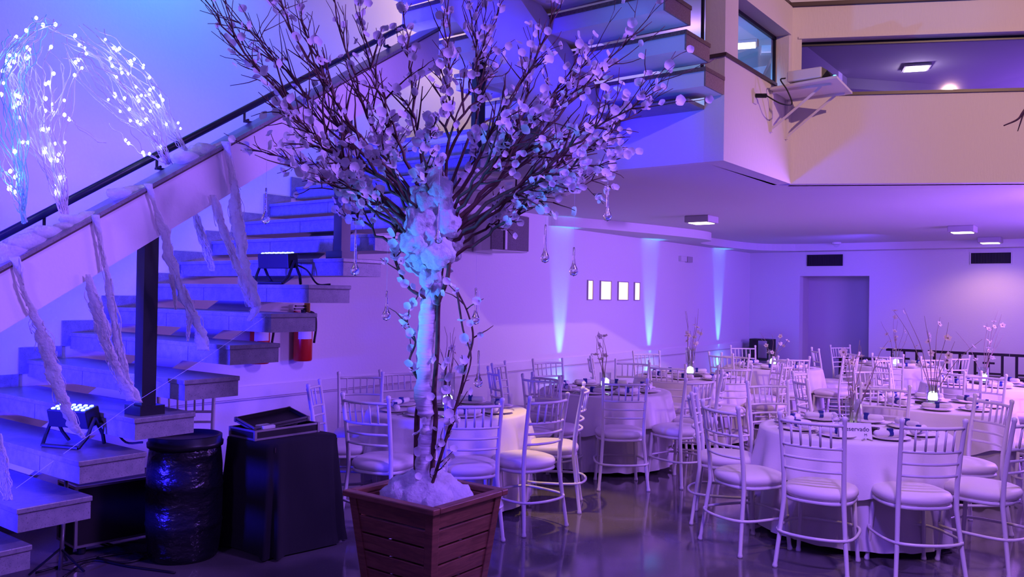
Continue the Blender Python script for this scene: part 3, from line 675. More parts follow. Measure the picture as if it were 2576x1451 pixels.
# main limbs: (start u,v), (mid u,v), (end u,v), depth offset at end, start radius, bloom rate
LIMBS = [
 ((1085, 600), (800, 330), (505, -10), -.25, .017, .10), ((1080, 560), (850, 260), (690, -20), .05, .015, .10),
 ((1080, 640), (900, 420), (720, 290), -.30, .015, .30), ((1085, 560), (930, 330), (830, -20), .25, .016, .12),
 ((1090, 560), (960, 300), (905, 40), -.05, .014, .15), ((1075, 620), (860, 470), (745, 400), .10, .012, .35),
 ((1075, 640), (880, 480), (640, 370), -.05, .010, .22), ((1070, 660), (900, 540), (840, 400), .30, .012, .40),
 ((1090, 520), (1060, 300), (1020, 40), .15, .013, .28), ((1095, 520), (1130, 280), (1130, -20), -.15, .014, .25),
 ((1100, 520), (1150, 300), (1250, 20), .10, .014, .25), ((1100, 540), (1190, 280), (1180, -10), .35, .012, .22),
 ((1105, 560), (1250, 330), (1410, 30), -.05, .016, .22), ((1110, 560), (1290, 340), (1340, 120), .30, .013, .25),
 ((1110, 590), (1330, 390), (1590, 90), .05, .017, .22), ((1110, 600), (1350, 420), (1640, 225), -.25, .016, .22),
 ((1115, 610), (1360, 450), (1560, 330), .15, .016, .38), ((1115, 630), (1330, 470), (1530, 400), -.35, .015, .38),
 ((1110, 640), (1280, 500), (1470, 370), .35, .014, .42), ((1115, 660), (1300, 540), (1420, 440), -.10, .013, .35),
 ((1110, 600), (1230, 430), (1390, 260), -.40, .014, .35), ((1090, 600), (980, 430), (950, 300), -.40, .013, .42),
 ((1090, 600), (1000, 440), (1000, 350), .35, .012, .42), ((1080, 640), (950, 510), (880, 450), -.2, .012, .45),
 ((1105, 640), (1240, 560), (1330, 480), .2, .012, .4), ((1100, 560), (1180, 420), (1260, 330), .0, .012, .42),
 ((1100, 570), (1290, 360), (1500, 120), .25, .014, .2), ((1110, 600), (1340, 400), (1610, 290), .3, .014, .28), ((1105, 580), (1260, 380), (1470, 210), -.3, .013, .25),
 ((1085, 580), (840, 300), (575, 30), .3, .014, .12), ((1085, 570), (870, 290), (760, 50), -.2, .013, .14), ((1080, 640), (930, 500), (800, 450), -.35, .012, .45), ((1112, 630), (1320, 480), (1500, 460), .1, .013, .4),
 ((1095, 560), (1080, 430), (1090, 300), -.35, .012, .42), ((1085, 590), (900, 400), (600, 130), .2, .014, .12),
]
for (su, sv), (mu, mv), (eu, ev), dd, r0, bl in LIMBS:
    q = random.Random(su * 31 + eu * 7 + ev); mb = MB()
    a = tp(su, sv, dd * .06); b = jig(tp(mu, mv, dd * .55), .03, q); c = tp(eu, ev, dd)
    pts = catmull([a, b, c], 10); pts = [pts[0]] + [jig(p, .014, q) for p in pts[1:]]
    limb(mb, pts, r0 * .78, .0026, 6)
    n = len(pts); L = (c - a).length
    for i in range(8, n):
        t = i / n; d = (pts[i] - pts[i - 1]).normalized()
        if q.random() < bl * 1.2: blooms.append((pts[i], d))
        for rep in range(2):
            if q.random() < .68:
                ax = jig(Vector((0, 0, .25)), 1, q).normalized()
                grow(mb, pts[i], d + ax * q.uniform(.3, .7), L * q.uniform(.12, .28) * (1.15 - .5 * t), r0 * (1 - t) * .5 + .0024, 1, q, bl)
    mb.obj('branch', 'bark', tree, smooth=True)
# stems beside the wrapped trunk and low twigs
def stem(name, ptl, r0, r1, bl, seed, dd=0.0, sub=0):
    q = random.Random(seed); mb = MB(); pts = catmull([tp(u, v, dd) for u, v in ptl], 5)
    limb(mb, pts, r0, r1, 7)
    for p in pts[2:]:
        if q.random() < bl: blooms.append((jig(p, .012, q), Vector((0, 0, 1))))
        if sub and q.random() < .35: grow(mb, p, Vector((q.uniform(-1, 1), q.uniform(-1, 1), .6)), .12, .004, 0, q, .4)
    mb.obj(name, 'bark', tree, smooth=True)
stem('stem', [(1047, 1228), (1048, 1120), (1050, 1040), (1060, 990), (1060, 900), (1076, 740), (1090, 600)], .016, .013, .0, 1, .03)
stem('stem', [(1086, 1245), (1090, 1130), (1096, 1050), (1092, 985), (1100, 880), (1103, 760), (1115, 640)], .014, .011, .10, 2, -.035)
stem('stem', [(1080, 1240), (1108, 1150), (1135, 1060), (1158, 985), (1172, 920), (1190, 850), (1178, 790), (1150, 730)], .009, .004, .30, 3, -.08, 1)
stem('stem', [(1093, 1130), (1125, 1100), (1140, 1030), (1120, 960), (1130, 880)], .008, .004, .45, 4, -.05, 1)
stem('stem', [(1100, 765), (1030, 725), (1000, 670), (988, 620), (1000, 560)], .010, .006, .35, 5, -.04, 1)
stem('stem', [(1100, 765), (1125, 700), (1128, 640), (1110, 560)], .012, .010, .25, 6, -.06)
stem('stem', [(1102, 760), (1078, 690), (1055, 620), (1040, 560)], .011, .008, .2, 7, -.05)
stem('stem', [(1055, 960), (1030, 910), (1045, 860), (1025, 810), (1032, 770)], .007, .003, .45, 8, -.02, 1)
stem('stem', [(1150, 735), (1165, 830), (1185, 900), (1160, 990)], .006, .003, .35, 9, -.1, 0)
for su, sv in ((1050, 1200), (1052, 1095), (1056, 1135), (1078, 1150), (1090, 1085), (1085, 1000), (1072, 1060)):
    blooms.append((tp(su, sv, -.07), Vector((0, 0, 1))))
# wrapped trunk
wp = catmull([tp(u, v, -.01) for u, v in ((1066, 1240), (1067, 1160), (1074, 1090), (1075, 1040), (1066, 985), (1068, 900), (1074, 820), (1082, 740), (1088, 660))], 8)
wr = []
for i in range(len(wp)):
    t = i / (len(wp) - 1); r = .040 + .006 * math.sin(t * 9 + 1) + (.016 if .36 < t < .52 else 0) + .003 * math.sin(i * 1.9)
    if .27 < t < .33: r *= .7
    wr.append(r)
MB().tube([lt(p) for p in wp], wr, 18).obj('trunk_wrap', 'wrap', tree, smooth=True, label='twisted white cloth wrap')
fl = MB()
for i, (u, v, ru, rv, dd) in enumerate(((1090, 455, 34, 44, 0), (1085, 430, 24, 30, -.05), (1105, 490, 36, 46, -.06), (1125, 550, 34, 44, -.05), (1060, 560, 40, 46, -.06), (1075, 510, 45, 50, -.04), (1115, 520, 40, 40, .05), (1085, 580, 55, 50, 0), (1045, 610, 38, 42, -.05), (1135, 600, 32, 40, .02), (1060, 650, 45, 40, .03), (1105, 640, 40, 38, -.06), (1085, 690, 30, 45, -.02), (1100, 730, 18, 34, -.03), (1140, 640, 22, 20, .04), (1080, 440, 22, 20, .05))):
    s = TD / FPX
    blob(fl, lt(tp(u, v, dd)), (ru * s, ru * s, rv * s), 4, .34, 17, i)
fl.obj('cotton_fluff', 'cotton', tree, smooth=True, label='tufts of white cotton in the crotch of the branches')
# blossoms
bmA = MB()
def petal_disc(seed):
    q = random.Random(seed); mb = MB(); n = 12
    mb.v.append((0, 0, -.12))
    for ring_, (rr, zz) in enumerate(((.55, 0.0), (1.0, .28))):
        for j in range(n):
            a = 2 * PI * j / n; r = rr * (1 + (.05 * math.sin(a * 5 + seed) + q.uniform(-.04, .04)) * ring_)
            mb.v.append((r * math.cos(a), r * math.sin(a), zz + ring_ * .13 * math.sin(a * 3 + seed)))
    for j in range(n):
        j2 = (j + 1) % n; mb.f += [(0, 1 + j, 1 + j2), (1 + j, 1 + n + j, 1 + n + j2, 1 + j2)]
    return mb
PET = []
for s in range(3):
    me = petal_disc(s).mesh('blossom', True); me.materials.append(M['blossom']); PET.append(me)
tq.shuffle(blooms)
near = [b for b in blooms]
cnt = 0; rest = MB()
for p, d in near:
    r = tq.uniform(.017, .027)
    nrm = (Vector((tq.uniform(-1, 1), tq.uniform(-1, 1), tq.uniform(-.6, .9))) + (CAM - p).normalized() * .7).normalized()
    qn = nrm.to_track_quat('Z', 'Y'); me = PET[tq.randrange(3)]; pos = lt(p) + nrm * .012
    if cnt < 300:
        o = inst('blossom', me, tree, pos, qn.to_euler(), (r, r, r)); cnt += 1
    else:
        n = len(rest.v)
        for v in me.vertices: rest.v.append(tuple(pos + qn @ (v.co * r)))
        rest.f += [tuple(n + i for i in f.vertices) for f in me.polygons]
if rest.v:
    o = rest.obj('blossom_mass', 'blossom', tree, smooth=True); o['kind'] = 'stuff'
print('blooms', len(blooms))

# crystal drops hung in the tree: u, v of the bulb, px length of neck, label, depth offset
DROPS = [(668, 552, 78, 'leftmost crystal drop, hanging before the blue steps', -.1), (893, 682, 105, 'long crystal drop hanging before the second black post', -.25), (972, 795, 62, 'crystal drop hanging low, left of the trunk', .0),
         (1103, 602, 90, 'crystal drop hanging before the cotton-wrapped trunk', -.35), (1196, 805, 80, 'crystal drop just right of the trunk below the speaker', .1), (1203, 963, 80, 'lowest crystal drop, over the table behind the tree', -.1),
         (1371, 650, 84, 'two-beaded crystal drop right of the loudspeaker', .1), (1443, 683, 60, 'small crystal drop above the lit wall niches', .2), (1528, 545, 80, 'rightmost crystal drop under the mezzanine edge', .0)]
for u, v, npx, lab, dd in DROPS:
    s = (TD + dd) / FPX; p = tp(u, v, dd); L = npx * s
    t = thing('crystal_drop', lab, 'ornament', p, 0, 'glass drops hung in the tree')
    rb = 11.5 * s
    MB().lathe([(.001, -rb), (rb * .7, -rb * .72), (rb, 0), (rb * .85, rb * .6), (rb * .45, rb * 1.4), (rb * .30, rb * 2.4), (rb * .28, L * .6), (rb * .2, L), (.001, L + .004)], 14).obj('glass_drop', 'crystal', t, smooth=True)
    MB().tube([(0, 0, L), (0, 0, L + .30)], .0006, 4).obj('thread', 'nylon', t)

# ------------------------------------------------------------------ fairy light branches on the parapet
bulb_me = MB(); blob(bulb_me, (0, 0, 0), (1, 1, 1.25), 1, 0); bulb_me = bulb_me.mesh('bulb', True); bulb_me.materials.append(M['bulb'])
def fp(u, v, x=-4.3): return atx(u, v, x)
FIB = [
 ('light_branch', 'bundle of clear fairy light stems rising from the cotton at far left', [[(60, 560), (45, 420), (20, 300), (5, 180), (40, 100), (60, 62)], [(62, 560), (50, 430), (10, 330), (-20, 200), (0, 110), (20, 90)], [(65, 560), (30, 460), (0, 400), (-40, 300)], [(60, 560), (55, 380), (50, 260), (60, 160), (80, 90), (120, 60)]], 6, 'cable2', 34),
 ('light_branch', 'tall bundle of fairy light stems rising from the cotton patch beside the handrail', [[(165, 550), (130, 420), (95, 330), (60, 220), (50, 130), (100, 70), (150, 58)], [(168, 550), (145, 430), (120, 320), (105, 210), (100, 120), (140, 75)], [(160, 552), (120, 430), (70, 330), (40, 230), (30, 150), (70, 95)], [(170, 550), (150, 420), (145, 330), (175, 180), (160, 110)], [(166, 550), (120, 300), (170, 295), (255, 358), (345, 378)]], 8, 'cable', 38),
 ('light_branch', 'arching bundle of fairy light stems leaning left from the middle cotton patch', [[(425, 412), (375, 320), (320, 235), (260, 160), (190, 95), (120, 60)], [(425, 412), (380, 330), (330, 270), (280, 220), (210, 150), (140, 130)], [(420, 414), (370, 340), (300, 280), (230, 200), (170, 110)], [(430, 412), (385, 300), (310, 180), (230, 110), (150, 52)], [(425, 414), (365, 375), (320, 335), (280, 278)]], 6, 'cable', 34),
 ('light_branch', 'slim arching bundle of fairy light stems at the right cotton patch', [[(470, 378), (420, 290), (370, 205), (300, 130), (220, 75)], [(470, 378), (400, 270), (345, 210), (290, 150), (200, 55)], [(468, 378), (430, 330), (390, 240), (350, 200)]], 5, 'cable', 22),
]
for bi, (nm, lab, paths, rep, cmat, nbulb) in enumerate(FIB):
    q = random.Random(500 + bi); root = fp(*paths[0][0]); t = thing(nm, lab, 'fairy lights', root, 0, 'fairy light bundles on the parapet')
    allp = []
    for pi, path in enumerate(paths):
        for r in range(rep if pi < 4 else 2):
            sx = q.uniform(-.22, .18); js = .035
            pts = [fp(u, v) for u, v in path]
            pts = [Vector((p.x + sx * (i / len(pts)), p.y, p.z)) + Vector((0, q.uniform(-js, js), q.uniform(-js, js))) * min(1, i / 1.5) for i, p in enumerate(pts)]
            pts = catmull(pts, 7); k = q.randrange(int(len(pts) * .7), len(pts)) + 1
            pts = [p + Vector((0, .010 * math.sin(i * 1.1 + r + pi), .006 * math.cos(i * 1.3 + r))) for i, p in enumerate(pts[:k])]
            MB().tube([p - root for p in pts], .0021, 4).obj('stem', cmat if q.random() < .7 else 'cable', t, smooth=True); allp.append(pts)
    for i in range(nbulb):
        pts = allp[q.randrange(len(allp))]; k = int((.12 + .88 * q.random() ** .75) * (len(pts) - 1)); s = q.uniform(.006, .0095)
        inst('bulb', bulb_me, t, pts[k] - root + Vector((q.uniform(-.01, .02), q.uniform(-.02, .02), q.uniform(-.02, .02))), (0, 0, 0), (s, s, s))
for i, (u, v) in enumerate(((342, 450), (375, 445), (405, 432), (413, 418))): pass

# ------------------------------------------------------------------ cotton on the parapet
def cotton_lump(pts, r, lab, seed):
    q = random.Random(seed); mb = MB()
    for i, (u, v, ru, rv) in enumerate(pts):
        p = fp(u, v, -4.27); s = (p - CAM).dot(FWD0) / FPX
        blob(mb, p, (max(.05, ru * s * .5), ru * s, rv * s), 4, .34, 11, seed + i * 3)
    return tag(mb.obj('cotton_batting', 'cotton', smooth=True), lab, 'cotton', 'cotton on the parapet')
cotton_lump([(20, 640, 60, 30), (75, 610, 60, 24), (120, 585, 45, 18), (30, 670, 40, 16)], 0, 'long lump of cotton on the coping at the left edge', 1)
cotton_lump([(190, 555, 45, 16), (230, 550, 35, 16), (165, 570, 30, 12)], 0, 'cotton patch on the coping under the tall fairy light bundle', 2)
cotton_lump([(310, 490, 45, 16), (350, 478, 40, 14), (375, 480, 18, 16)], 0, 'flat cotton patch on the bare stretch of coping', 3)
cotton_lump([(470, 398, 45, 16), (520, 380, 50, 18), (565, 372, 35, 14)], 0, 'cotton patch on the coping at the foot of the right fairy light bundle', 4)
def strand(ptl, rads, seed, x, x2, wisps=26):
    q = random.Random(seed); mb = MB()
    xs = [x + (x2 - x) * i / (len(ptl) - 1) for i in range(len(ptl))]
    pts = catmull([fp(u, v, a) for (u, v), a in zip(ptl, xs)], 9)
    s = (pts[0] - CAM).dot(FWD0) / FPX; k = len(pts)
    def rr(i):
        t = i / (k - 1) * (len(rads) - 1); a = int(min(t, len(rads) - 2)); return (rads[a] + (rads[a + 1] - rads[a]) * (t - a)) * s
    seg = 14
    for i, p in enumerate(pts):
        r = rr(i); tw = i * .16 + seed
        for j in range(seg):
            a = 2 * PI * j / seg; d = RGT0 * math.cos(a) + FWD0 * (math.sin(a) * .30)
            nn = .8 + .55 * noise.noise(p * 16 + d * 1.4 + Vector((seed, 0, 0))) + .35 * noise.noise(p * 45 + d * 3)
            mb.v.append(tuple(p + d * r * max(nn, .25)))
    for i in range(k - 1):
        for j in range(seg):
            j2 = (j + 1) % seg; mb.f.append((i * seg + j, i * seg + j2, (i + 1) * seg + j2, (i + 1) * seg + j))
    mb.f.append(tuple(reversed(range(seg)))); mb.f.append(tuple((k - 1) * seg + j for j in range(seg)))
    for w_ in range(wisps):
        a = q.randrange(0, max(1, k - 8)); b = min(k, a + q.randrange(6, 18)); off = q.uniform(-1, 1)
        wp_ = [pts[i] + RGT0 * (rr(i) * (off * 1.05 + .25 * math.sin(i * .7 + w_))) - FWD0 * q.uniform(0, .008) for i in range(a, b)]
        mb.tube(wp_, q.uniform(.0012, .0028), 4)
    return mb
def strands(defs, lab, x, x2):
    mb = MB()
    for i, (ptl, rads) in enumerate(defs):
        b = strand(ptl, rads, len(lab) + i * 7, x, x2); n = len(mb.v); mb.v += b.v; mb.f += [tuple(n + k for k in f) for f in b.f]
    return tag(mb.obj('cotton_strand', 'cotton', smooth=True), lab, 'cotton', 'cotton strands hanging from the parapet')
strands([([(38, 645), (58, 725), (85, 790), (105, 840), (130, 920), (155, 1000), (185, 1070), (212, 1102)], [14, 9, 14, 24, 25, 21, 20, 8])], 'thick cotton strand hanging over the blue stage light', -4.172, -4.15)
strands([([(222, 690), (232, 740), (250, 800), (275, 880), (305, 955), (333, 1008)], [8, 17, 21, 17, 15, 20]), ([(238, 540), (256, 625), (268, 690), (285, 790), (300, 880), (318, 950), (348, 1012)], [12, 8, 9, 14, 14, 14, 18])], 'forked cotton strand hanging beside the first black post', -4.172, -4.15)
strands([([(372, 462), (396, 535), (415, 590), (425, 640), (445, 700), (475, 770), (500, 830), (512, 882)], [12, 9, 16, 20, 14, 18, 18, 16]), ([(430, 690), (440, 740), (443, 778)], [7, 5, 2]), ([(478, 790), (474, 830), (473, 858)], [7, 5, 2])], 'ragged cotton strand hanging right of the first black post', -4.172, -4.15)
strands([([(488, 530), (505, 590), (522, 640), (535, 682)], [8, 11, 11, 7])], 'short cotton strand hanging under the middle of the parapet', -4.3, -4.35)
strands([([(535, 490), (560, 570), (590, 650), (615, 715), (632, 772)], [11, 14, 12, 13, 11]), ([(568, 356), (582, 435), (592, 490), (598, 560), (608, 640), (630, 710), (645, 770), (625, 808)], [12, 9, 16, 20, 15, 17, 17, 6])], 'long forked cotton strand hanging near the leftmost crystal drop', -4.172, -4.15)
strands([([(-6, 1090), (8, 1160), (14, 1215), (20, 1258)], [10, 13, 15, 13])], 'cotton strand trailing onto the lowest step at the left edge', -4.2, -4.2)

# ------------------------------------------------------------------ things under and on the stair
# drum
b0 = (-4.56, 2.83, 0)
dr = thing('drum', 'black plastic drum with ringed lid under the stair', 'barrel', b0)
MB().lathe([(.185, 0), (.195, .012), (.20, .05), (.212, .16), (.214, .20), (.219, .21), (.214, .225), (.217, .36), (.216, .42), (.221, .43), (.215, .445), (.212, .55), (.203, .64), (.200, .66)], 40).obj('body', 'drum', dr, smooth=True)
MB().lathe([(.203, .655), (.214, .66), (.216, .685), (.208, .69), (.208, .722), (.200, .726), (.192, .726), (.19, .705), (.02, .705)], 40).obj('lid', 'blackp', dr, smooth=True)
# cloth-covered table
bt = (-4.33, 3.36, 0)
tb = tag(MB().box(-.24, .24, -.24, .24, .63, .66).obj('side_table_board', 'darkwood'), 'small square table under the black cloth', 'table'); tb.location = bt
mb = MB(); n = 72; 
for li, (z, k, wv) in enumerate(((.682, 0, 0), (.682, .97, 0), (.674, 1.0, 0), (.50, 1.03, .010), (.30, 1.07, .020), (.10, 1.10, .028), (.012, 1.13, .034))):
    for j in range(n):
        a = 2 * PI * j / n; c, s = math.cos(a), math.sin(a); e = .28
        x = math.copysign(abs(c) ** e, c) * .255 * k; y = math.copysign(abs(s) ** e, s) * .265 * k
        f = 1 + wv * 3.0 * math.sin(a * 9 + 1.0 * math.sin(a * 2)) 
        mb.v.append((x * f, y * f, z))
for i in range(6):
    for j in range(n):
        mb.f.append((i * n + j, i * n + (j + 1) % n, (i + 1) * n + (j + 1) % n, (i + 1) * n + j))
bc = tag(mb.obj('black_cloth', 'bcloth', smooth=True), 'black cloth draped to the floor over a small table beside the drum', 'cloth'); bc.location = bt
# flight case on the cloth
fcp = (-4.38, 3.34, .684)
fc = thing('flight_case', 'open black flight case with aluminium edges on the black cloth', 'case', fcp, PI / 2 - .03)
def frame_box(t, L, W_, z0, z1, name, lab=None):
    b = MB().box(-L, L, -W_, W_, z0, z0 + .006).box(-L, L, -W_, -W_ + .006, z0, z1).box(-L, L, W_ - .006, W_, z0, z1).box(-L, -L + .006, -W_, W_, z0, z1).box(L - .006, L, -W_, W_, z0, z1).obj(name, 'laminate', t)
    e = MB()
    for z in (z0, z1 - .012):
        e.box(-L - .003, L + .003, -W_ - .003, -W_ + .004, z, z + .012).box(-L - .003, L + .003, W_ - .004, W_ + .003, z, z + .012).box(-L - .003, -L + .004, -W_, W_, z, z + .012).box(L - .004, L + .003, -W_, W_, z, z + .012)
    for sx in (-1, 1):
        for sy in (-1, 1):
            e.box(sx * L - .008, sx * L + .008, sy * W_ - .008, sy * W_ + .008, z0, z1)
    e.obj('edge_profile', 'alu', b); return b
frame_box(fc, .235, .13, 0, .062, 'case_body')
ld = frame_box(fc, .20, .10, -.015, .015, 'case_lid'); ld.location = (.0, .03, .092); ld.rotation_euler = (.22, -.07, 0)
MB().box(-.15, -.06, -.09, .0, .02, .075).obj('white_gadget', 'white', fc, bevel=.006)
MB().tube(catmull([(-.02, -.06, .03), (.04, -.04, .07), (.10, -.06, .05), (.16, -.02, .06)], 5), .006, 6).obj('cable', 'wire', fc)
# road case behind the drum
rcs = thing('road_case', 'black road case with light metal edging under the lowest steps', 'case', (-5.12, 2.72, 0.05), PI / 2 - .1)
b = MB().box(-.30, .30, -.14, .14, 0, .36).obj('body', 'laminate', rcs)
e = MB()
for z in (0, .35):
    e.box(-.305, .305, -.145, -.13, z, z + .014).box(-.305, .305, .13, .145, z, z + .014).box(-.305, -.29, -.14, .14, z, z + .014).box(.29, .305, -.14, .14, z, z + .014)
for sx in (-1, 1):
    for sy in (-1, 1): e.box(sx * .2975 - .008, sx * .2975 + .008, sy * .1375 - .008, sy * .1375 + .008, 0, .36)
e.obj('edge_profile', 'alu', rcs)
for sx in (-1, 1):
    for sy in (-1, 1): MB().lathe([(.02, -.05), (.025, -.04), (.025, -.01), (.02, 0)], 10, (sx * .25, sy * .10, 0)).obj('caster', 'blackp', rcs)
# small tripod stand by the case
sd = thing('equipment_stand', 'thin metal stand leg between the lowest steps and the road case', 'stand', (-4.85, 2.25, 0))
MB().tube([(0, 0, 0), (.01, .02, .50)], .012, 8).obj('pole', 'alu', sd, smooth=True)
for a in (0.4, 2.5, 4.6): MB().tube([(0, 0, .12), (.16 * math.cos(a), .16 * math.sin(a), .006)], .007, 6).obj('leg', 'steel', sd)
# floor cables
for i, (pl_, lab) in enumerate((([(90, 1440), (250, 1400), (400, 1385), (520, 1400)], 'black cable running along the floor under the steps'), ([(160, 1451), (230, 1410), (330, 1425), (440, 1440)], 'black cable looping across the floor before the drum'), ([(250, 1360), (310, 1380), (360, 1402), (300, 1415), (240, 1400)], 'loose coil of black cable left of the drum'))):
    tag(MB().tube(catmull([atz(u, v, .008) for u, v in pl_], 8), .007, 6).obj('cable', 'wire', smooth=True), lab, 'cable')
# stage lights
def stage_light(p, rz, tilt, lab, on=True):
    t = thing('stage_light', lab, 'stage light', p, rz, 'LED stage lights on the steps')
    hd = MB().box(-.13, .13, -.05, .05, -.05, .05).obj('housing', 'blackp', t, bevel=.006); hd.location = (0, 0, .16); hd.rotation_euler = (tilt, 0, 0)
    for i in range(6):
        for j in range(3):
            MB().lathe([(.011, .05), (.011, .054), (.004, .057)], 10, (-.10 + i * .04, -.03 + j * .03, 0)).obj('led', 'led', hd)
    for sx in (-1, 1):
        MB().tube([(sx * .138, 0, .16), (sx * .138, -.05, .06), (sx * .12, -.09, .008)], .010, 6).obj('bracket', 'blackp', t)
        MB().tube([(sx * .138, 0, .16), (sx * .138, .06, .06), (sx * .12, .09, .008)], .010, 6).obj('bracket', 'blackp', t)
    MB().tube([(-.12, -.09, .010), (.12, -.09, .010)], .010, 6).obj('bracket', 'blackp', t)
    MB().tube(catmull([(.10, .05, .14), (.18, .08, .10), (.22, .14, .01), (.30, .18, .008)], 5), .006, 6).obj('power_cable', 'wire', t)
    return t
stage_light((-4.62, 2.20, s_z(3)), .35, .25, 'black LED stage light with glowing blue lamps on the third step')
light('SPOT', 'stage_light_beam', (-4.60, 2.22, s_z(3) + .24), BLUE, 60, (-5.0, 3.4, 2.6), .06, 100, .8)
stage_light((-4.62, 3.52, s_z(8)), .2, .1, 'black LED stage light on bent bracket feet farther up the steps')
light('SPOT', 'stage_light_beam', (-4.60, 3.50, s_z(8) + .26), BLUE, 60, (-4.4, 4.6, 3.4), .06, 110, .8)
# nylon line along the stair
tag(MB().tube([atz(40, 1228, s_z(2) + .01), fp(330, 1018, -4.22), fp(510, 905, -4.2), fp(670, 795, -4.2)], .0012, 4).obj('nylon_line', 'nylon', smooth=True), 'thin pale line strung between the cotton strands', 'string')

# ------------------------------------------------------------------ wall things
def extinguisher(y, lab, z0=.97):
    t = thing('fire_extinguisher', lab, 'extinguisher', (XL + .10, y, z0))
    MB().lathe([(.02, 0), (.075, .002), (.083, .015), (.083, .33), (.07, .37), (.035, .40), (.022, .41), (.022, .43)], 24).obj('cylinder', 'red', t, smooth=True)
    MB().lathe([(.024, .43), (.024, .46), (.01, .465)], 12).box(-.012, .012, -.10, .02, .46, .475).box(-.012, .012, -.09, .02, .485, .50).obj('valve', 'blackp', t)
    MB().tube(catmull([(0, .02, .45), (.03, .10, .42), (.03, .12, .30), (.03, .10, .16)], 5), .011, 8).obj('hose', 'wire', t, smooth=True)
    lb = MB(); n0 = 0
    for i in range(9):
        a = -1.2 + i * .2
        lb.v += [(.0845 * math.cos(a), .0845 * math.sin(a), .20), (.0845 * math.cos(a), .0845 * math.sin(a), .30)]
    lb.f = [(2 * i, 2 * i + 2, 2 * i + 3, 2 * i + 1) for i in range(8)]
    lb.obj('paper_label', 'label', t)
    MB().box(-.015, .06, .02, .025, .44, .52).obj('tag', 'yellow', t)
    MB().box(-.10, -.08, -.03, .03, .25, .45).obj('wall_bracket', 'red', t)
extinguisher(4.86, 'red fire extinguisher hung on the wall below the stair ends')
extinguisher(4.40, 'second red fire extinguisher mostly hidden behind the granite steps')
# loudspeaker
sk = thing('loudspeaker', 'white wall loudspeaker with curved grey grille', 'speaker', (XL + .42, 7.45, 2.08), -.15)
MB().prism([(-.42, -.16), (-.12, -.30), (.02, -.26), (.02, .30), (-.10, .34), (-.42, .20)], 0, .42).obj('cabinet', 'white', sk, bevel=.01)
g = MB(); rows = 10
for i in range(rows + 1):
    t = i / rows; y = -.28 + .58 * t; x = .03 + .07 * math.sin(t * PI)
    g.v += [(x, y, .015), (x, y, .405), (x - .02, y, .015), (x - .02, y, .405)]
for i in range(rows):
    a = i * 4; b = a + 4
    g.f += [(a, b, b + 1, a + 1), (a + 2, a + 3, b + 3, b + 2), (a + 1, b + 1, b + 3, a + 3), (a, a + 2, b + 2, b)]
g.f += [(0, 1, 3, 2), (rows * 4, rows * 4 + 2, rows * 4 + 3, rows * 4 + 1)]
g.obj('grille', 'grille', sk, smooth=False)
MB().box(.085, .098, -.135, -.105, .015, .405).obj('grille_bar', 'white', sk)
MB().box(-.44, -.40, -.06, .06, .10, .34).obj('wall_mount', 'white', sk)
# lit wall niches
for i, (ya, yb, lab) in enumerate(((9.82, 9.94, 'narrow left'), (10.16, 10.44, 'wide left'), (10.66, 10.94, 'wide right'), (11.15, 11.30, 'narrow right'))):
    z0, z1 = 1.556, 1.81
    t = thing('wall_lamp', '%s one of four glowing rectangular wall lamps on the left wall' % lab, 'lamp', (XL, (ya + yb) / 2, z0), 0, 'row of lit wall panels')
    h = (yb - ya) / 2
    MB().box(0, .02, -h - .012, -h, -.012, z1 - z0 + .012).box(0, .02, h, h + .012, -.012, z1 - z0 + .012).box(0, .02, -h, h, -.012, 0).box(0, .02, -h, h, z1 - z0, z1 - z0 + .012).obj('frame', 'fixture', t)
    MB().box(.001, .010, -h, h, 0, z1 - z0).obj('lit_panel', 'nichelamp', t)
# small alarm box, hook, wires
sb = thing('alarm_box', 'small white alarm box high on the left wall', 'box', (XL, 12.87, 2.20))
MB().box(0, .05, -.22, 0, .0, .09).obj('casing', 'white', sb, bevel=.004); MB().box(0, .06, .01, .20, -.005, .09).obj('sounder', 'fixture', sb, bevel=.004)
# LED uplights by the left wall
for i, (y, lab) in enumerate(((9.15, 'LED uplight on the floor by the wall behind the middle table'), (11.65, 'LED uplight on the floor by the wall behind the tall vase table'), (14.3, 'LED uplight on the floor by the wall near the far corner'))):
    t = thing('uplight', lab, 'stage light', (XL + .17, y, 0), 0, 'LED uplights along the left wall')
    MB().lathe([(.07, .02), (.08, .03), (.08, .16), (.065, .165), (.06, .14), (.01, .14)], 18).obj('can', 'blackp', t, smooth=True)
    MB().box(-.09, .09, -.10, .10, 0, .02).obj('base', 'blackp', t)
    MB().lathe([(.055, .142), (.055, .15), (.01, .152)], 14).obj('lens', 'led', t)
    light('SPOT', 'uplight_beam', (XL + .17, y, .20), CYAN, 330, (XL + .05, y, 1.25), .02, 19, .8)
    light('POINT', 'uplight_spill', (XL + .10, y, .45), CYAN, 2.5, None, .03)
